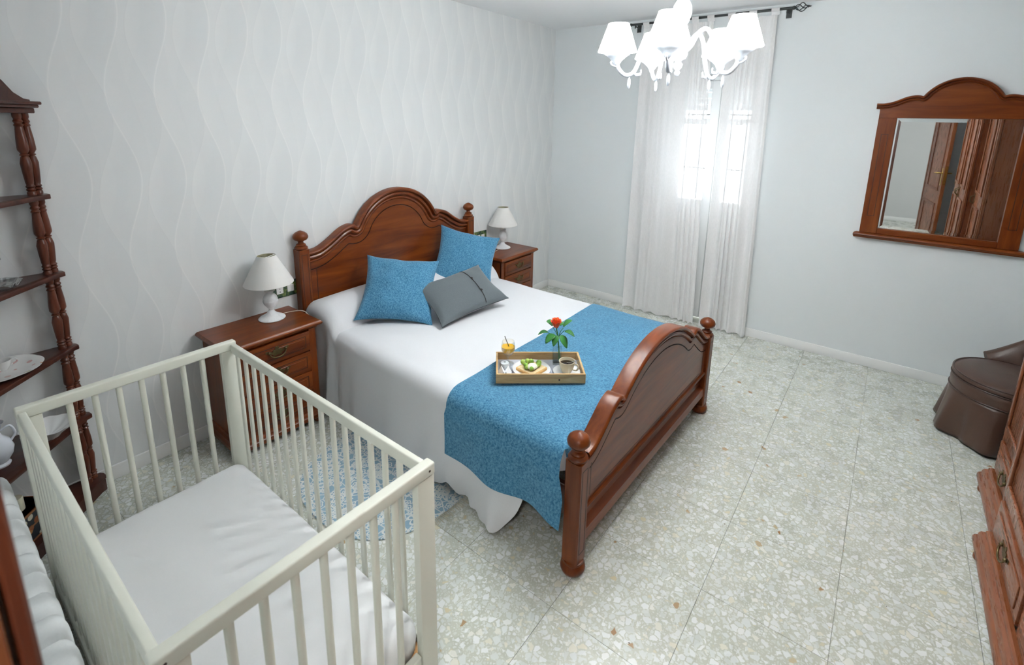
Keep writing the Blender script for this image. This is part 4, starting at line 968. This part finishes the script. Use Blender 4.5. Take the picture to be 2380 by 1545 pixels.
for k in range(44):
    x = -0.16+0.30*k/43; y = -RB_*(1-abs(x/RA)**2.5)**(1/2.5); j = random.uniform(-0.012, 0.012); L_ = random.uniform(0.028, 0.045)
    fr.tube([(x, y+0.004, 0.004), (x+j*0.4, y-L_*0.5, 0.004), (x+j, y-L_, 0.002)], 0.0014, 5)
fo = fr.obj('fringe', plain('cream_fringe', (0.62, 0.59, 0.48), 0.9), rug); fo['kind'] = 'stuff'

# ------------------------------------------------------------------ mirror
MY, MW = -2.966, 0.395
mr = thing('wall_mirror', 'wide wooden framed mirror with an arched crest on the white wall', 'mirror', (0, MY, 0), -PI/2)
# local frame: x runs to the right seen from the room (world -y), y: 0 at the wall, negative into the room
shm = smooth_pts([(0.186, 1.868), (0.200, 1.873), (0.228, 1.874), (0.270, 1.864), (0.325, 1.838), (0.370, 1.826), (0.40, 1.825), (0.435, 1.826)])
zm = outline(0.186, 1.868, 1.976, shm, 0.435)
capM = [(0.0, 0.0), (0.0, 0.044), (0.003, 0.051), (0.008, 0.054), (0.013, 0.051), (0.016, 0.042), (0.017, 0.032), (0.020, 0.032), (0.022, 0.040), (0.026, 0.042), (0.029, 0.036), (0.030, 0.028), (0.033, 0.028), (0.036, 0.026)]
xs, rows = crest_rows(zm, 0.415, capM, -1, -0.002)
B().grid(rows).obj('crest_moulding', 'wood_x', mr, smooth=35)
GX, GZ0, GZ1 = 0.298, 1.004, 1.734
xs, rows = crest_rows(zm, MW, [(0.034, 0.0), (0.034, 0.024)], -1, -0.002)
rows.append([(x, -0.026, GZ1) for x in xs]); rows.append([(x, -0.010, GZ1) for x in xs])
B().grid(rows).obj('crest_panel', 'wood_x', mr, smooth=35)
for s in (-1, 1):
    st = B().box(s*GX, s*MW, -0.026, -0.002, 0.966, GZ1).obj('stile', 'wood_z', mr, bevel=0.002)
    a0, a1 = s*(GX+0.030), s*(MW-0.028); bb = B()
    for (x0, x1, z0, z1) in ((a0, a0+s*0.003, 1.085, 1.63), (a1-s*0.003, a1, 1.085, 1.63), (a0, a1, 1.085, 1.088), (a0, a1, 1.627, 1.63)): bb.box(x0, x1, -0.0268, -0.0258, z0, z1)
    bb.obj('groove_shade_line', 'groove', st)  # groove shade painted on the stile as thin dark strips
B().box(-GX, GX, -0.026, -0.002, 0.966, GZ0).obj('bottom_rail', 'wood_x', mr, bevel=0.002)
prf = [(0.0, 0.965), (0.040, 0.965), (0.050, 0.960), (0.054, 0.952), (0.050, 0.945), (0.042, 0.940), (0.040, 0.933), (0.0, 0.933)]
rws = [[(-0.412-d*0.3, -0.002-d, z), (0.412+d*0.3, -0.002-d, z)] for d, z in prf]
b = B().grid(rws+[rws[0]]); b.add([r[0] for r in rws], [tuple(range(len(rws)))]); b.add([r[1] for r in rws], [tuple(range(len(rws)))]); b.obj('sill', 'wood_x', mr, smooth=30)
bv = 0.024; O_ = [(-GX, GZ0), (GX, GZ0), (GX, GZ1), (-GX, GZ1)]; I_ = [(-GX+bv, GZ0+bv), (GX-bv, GZ0+bv), (GX-bv, GZ1-bv), (-GX+bv, GZ1-bv)]
B().add([(x, -0.0105, z) for x, z in O_]+[(x, -0.0120, z) for x, z in I_], [(0, 1, 5, 4), (1, 2, 6, 5), (2, 3, 7, 6), (3, 0, 4, 7), (4, 5, 6, 7)]).obj('mirror_glass', 'mirror', mr)
B().box(-GX, GX, -0.009, -0.003, GZ0, GZ1).obj('backing', 'groove', mr)

# ------------------------------------------------------------------ wardrobe
WX1, WXB, WXC, WX0 = -1.105, -1.625, -2.665, -3.185
YF1, YF2, WH = -3.285, -3.225, 2.20
wr_ = thing('wardrobe', 'large reddish wooden wardrobe with brass handled drawers at the right edge', 'wardrobe', (0, 0, 0))
def ward_section(x0, x1, yf, n, side0, side1):
    """x0 > x1; n units"""
    b = B().box(x0, x0-0.02, YR+0.004, yf-0.02, 0.10, WH).box(x1, x1+0.02, YR+0.004, yf-0.02, 0.10, WH).box(x0-0.02, x1+0.02, YR+0.004, YR+0.012, 0.10, WH).box(x0-0.02, x1+0.02, YR+0.012, yf-0.02, WH-0.02, WH).box(x0-0.02, x1+0.02, YR+0.012, yf-0.02, 0.10, 0.118)
    b.obj('carcass', 'ward_z', wr_)
    uw = (x0-x1)/n
    for k in range(n+1):
        xc = x0-uw*k; a, c = min(x0, xc+0.022), max(x1, xc-0.022)
        B().box(a, c, yf-0.019, yf, 0.101, WH-0.001).obj('stile', 'ward_z', wr_, bevel=0.003)
    for k in range(n):
        a = x0-uw*k-0.0235; c = x0-uw*(k+1)+0.0235
        dr = B().box(a, c, yf-0.018, yf+0.008, 0.122, 0.272).obj('drawer', 'ward_x', wr_, bevel=0.005, bseg=2)
        B().box(a-0.035, c+0.035, yf+0.0078, yf+0.013, 0.152, 0.242).obj('raised_field', 'ward_x', dr, bevel=0.004, bseg=2)
        bail_handle(dr, (a+c)/2, yf+0.0132, 0.200, 1, 1.25)
        B().box(a, c, yf-0.018, yf-0.002, 0.274, 0.300).obj('cross_rail', 'ward_x', wr_, bevel=0.003)
        do = B().box(a, c, yf-0.018, yf+0.006, 0.302, WH-0.06).obj('door', 'ward_z', wr_, bevel=0.004, bseg=2)
        for z0, z1 in ((0.36, 1.05), (1.15, WH-0.12)):
            bb = B(); i0 = 0.055
            for (p0, p1, q0, q1) in ((a-i0, a-i0-0.022, z0, z1), (c+i0, c+i0+0.022, z0, z1), (a-i0-0.022, c+i0+0.022, z0, z0+0.022), (a-i0-0.022, c+i0+0.022, z1-0.022, z1)): bb.box(p0, p1, yf+0.0058, yf+0.016, q0, q1)
            bb.obj('panel_moulding', 'ward_z', do, bevel=0.004, bseg=2)
        hx = c+0.03 if k % 2 == 0 else a-0.03
        B().box(hx-0.012, hx+0.012, yf+0.0062, yf+0.010, 1.02, 1.16).tube([(hx, yf+0.010, 1.06), (hx, yf+0.030, 1.07), (hx, yf+0.030, 1.11), (hx, yf+0.010, 1.12)], 0.004, 8).obj('handle', 'brass', do, smooth=50)
    # plinth
    rws = []
    for d, z in ((0.0, 0.100), (0.012, 0.100), (0.018, 0.094), (0.020, 0.086), (0.030, 0.080), (0.036, 0.070), (0.038, 0.058), (0.046, 0.050), (0.050, 0.040), (0.050, 0.026), (0.0, 0.026)):
        e0 = d*side0; e1_ = d*side1
        rws.append([(x0+e0, YR+0.004, z), (x0+e0, yf+d-0.001, z), (x1-e1_, yf+d-0.001, z), (x1-e1_, YR+0.004, z)])
    B().grid(rws+[rws[0]]).obj('plinth', 'ward_x', wr_, smooth=25)
    for xx in (x0-0.06, x1+0.06): B().lathe([(0, 0), (0.022, 0), (0.030, 0.008), (0.030, 0.020), (0.022, 0.027)], 16, (xx, yf+0.022, 0)).obj('foot', 'ward_z', wr_, smooth=50)
ward_section(WX1, WXB+0.0005, YF1, 1, 0.6, 0)
ward_section(WXB, WXC, YF2, 2, 0.6, 0.6)
ward_section(WXC-0.0005, WX0, YF1, 1, 0, 0.6)
rws = []
for d, z in ((0.0, WH+0.0005), (0.01, WH+0.006), (0.03, WH+0.03), (0.05, WH+0.04), (0.05, WH+0.06), (0.0, WH+0.06)):
    rws.append([(WX1+d, YR+0.004, z), (WX1+d, YF1+d, z), (WXB+d, YF1+d, z), (WXB+d, YF2+d, z), (WXC-d, YF2+d, z), (WXC-d, YF1+d, z), (WX0-d, YF1+d, z), (WX0-d, YR+0.004, z)])
B().grid(rws).obj('cornice', 'ward_x', wr_, smooth=30)

# ------------------------------------------------------------------ brown leather chair
ch = thing('slipper_chair', 'low brown leather slipper chair with a ruffled skirt by the wardrobe', 'chair', (-0.545, -3.365, 0))
def ell(a): return 1.0
rows = []
for i in range(13):
    t = i/12; z = 0.262*(1-t)+0.006*t; r = []
    for k in range(121):
        a = 2*PI*k/120; f = math.sin(7*a+0.6)+0.35*math.sin(15*a+2)
        R_ = 0.232+0.034*t**0.9+0.026*f*t**0.8
        r.append((R_*math.cos(a), R_*math.sin(a), z+0.012*t*t*(1+f)*0.5))
    rows.append(r)
B().grid(rows).obj('skirt', 'leather', ch, smooth=70, thick=0.004)
B().lathe([(0.0, 0.255), (0.225, 0.255), (0.236, 0.262), (0.238, 0.300), (0.236, 0.325), (0.228, 0.332)], 48).obj('seat_band', 'leather', ch, smooth=45)
B().lathe([(0.222, 0.330), (0.236, 0.338), (0.239, 0.350), (0.232, 0.362), (0.20, 0.372), (0.12, 0.380), (0.0, 0.383)], 48).obj('seat_cushion', 'leather', ch, smooth=45)
pb = B()
for z, R_ in ((0.331, 0.237), (0.362, 0.234), (0.262, 0.238)): pb.tube([(R_*math.cos(2*PI*k/60), R_*math.sin(2*PI*k/60), z) for k in range(61)], 0.0042, 8)
pb.obj('piping', 'piping', ch, smooth=60)
rows = []; top = []
NB = 40
for k in range(NB+1):
    u = -1+2*k/NB; a = math.radians(-85)+u*math.radians(100)
    hgt = 0.36+0.36*math.cos(u*PI/2)**1.3
    r = []
    for (dr_, zz) in ((0.238, 0.30), (0.250, 0.36), (0.262, None), (0.285, None), (0.318, None), (0.322, None), (0.308, None), (0.280, 0.34), (0.262, 0.30)):
        pass
    lay = [(0.236, 0.0), (0.240, 0.15), (0.252, 0.5), (0.268, 0.85), (0.282, 0.98), (0.298, 1.0), (0.312, 0.97), (0.312, 0.8), (0.295, 0.4), (0.270, 0.0)]
    for R_, f in lay:
        z = 0.335+(hgt-0.335+0.02)*f; r.append((R_*math.cos(a), R_*math.sin(a), z))
    rows.append(r)
b = B().grid(rows); b.add(rows[0], [tuple(range(10))]); b.add(rows[-1], [tuple(range(10))])
b.obj('backrest', 'leather', ch, smooth=50)

# ------------------------------------------------------------------ chandelier
CHX, CHY = -1.985, -1.915
cb = math.atan2(CAM.y-CHY, CAM.x-CHX)-math.radians(9)
cl_ = thing('chandelier', 'white five arm chandelier with lit fabric shades', 'chandelier', (CHX, CHY, 0))
B().lathe([(0, 1.868), (0.008, 1.872), (0.012, 1.884), (0.007, 1.892), (0.016, 1.902), (0.020, 1.916), (0.012, 1.926), (0.016, 1.932), (0.030, 1.940), (0.036, 1.956), (0.034, 1.976), (0.028, 1.986), (0.030, 1.992), (0.016, 2.000), (0.012, 2.03), (0.016, 2.06), (0.030, 2.085), (0.039, 2.115), (0.036, 2.145), (0.022, 2.170), (0.011, 2.185), (0.014, 2.195), (0.009, 2.205), (0.008, 2.30)], 24).obj('column', 'chalk_blue', cl_, smooth=50)
B().lathe([(0.055, HC-0.0005), (0.055, HC-0.012), (0.040, HC-0.030), (0.012, HC-0.045), (0.006, HC-0.050)], 24).obj('ceiling_rose', 'chalk_blue', cl_, smooth=45)
for k in range(7):
    z = 2.305+k*0.0235
    ln = B(); pts = [(0.008*math.cos(2*PI*i/12)*(1 if k % 2 else 0)+(0), 0.008*math.cos(2*PI*i/12)*(0 if k % 2 else 1), z+0.013*math.sin(2*PI*i/12)+0.0) for i in range(13)]
    ln.tube(pts, 0.0022, 6).obj('chain_link', 'chalk_blue', cl_, smooth=60)
SR = 0.252
for k in range(5):
    a = cb+2*PI*k/5; ca, sa_ = math.cos(a), math.sin(a)
    P3 = lambda r, z, s=0: (r*ca-s*sa_, r*sa_+s*ca, z)
    arm = B().tube(catmull([P3(0.026, 1.965), P3(0.050, 1.985), P3(0.080, 2.035), P3(0.112, 2.045), P3(0.140, 2.005), P3(0.158, 1.935), P3(0.180, 1.884), P3(0.212, 1.872), P3(0.240, 1.895), P3(SR, 1.925)], 6), 0.0085, 10).obj('arm', 'chalk_blue', cl_, smooth=60)
    B().tube(catmull([P3(0.182, 1.884), P3(0.165, 1.872), P3(0.150, 1.880), P3(0.150, 1.895)], 5), [0.006]*10+[0.003]*6, 8).obj('scroll', 'chalk_blue', arm, smooth=60)
    B().tube(catmull([P3(0.244, 1.905), P3(0.268, 1.912), P3(0.276, 1.924), P3(0.270, 1.930)], 5), 0.004, 8).obj('scroll', 'chalk_blue', arm, smooth=60)
    B().lathe([(0, -0.050), (0.004, -0.046), (0.0065, -0.036), (0.0065, -0.014), (0.003, -0.006), (0.002, 0.0)], 10, P3(0.196, 1.866)).obj('pendant_drop', 'chalk_blue', arm, smooth=50)
    B().lathe([(0.010, 1.915), (0.016, 1.922), (0.020, 1.930), (0.038, 1.946), (0.052, 1.956), (0.053, 1.960), (0.014, 1.960)], 20, P3(SR, 0)).obj('cup', 'chalk_blue', arm, smooth=45)
    B().lathe([(0.009, 1.957), (0.009, 2.036), (0.0, 2.037)], 12, P3(SR, 0)).obj('candle_sleeve', 'chalk_blue', arm, smooth=45)
    B().sphere(P3(SR, 2.056), 0.016, 12, 8, (1, 1, 1.2)).obj('bulb', 'bulb', arm, smooth=60)
    shd = B().lathe([(0.080, 1.966), (0.080, 1.969), (0.043, 2.076), (0.043, 2.078)], 32, P3(SR, 0), closed=False).obj('lamp_shade', 'lit', cl_, smooth=45, thick=0.001)
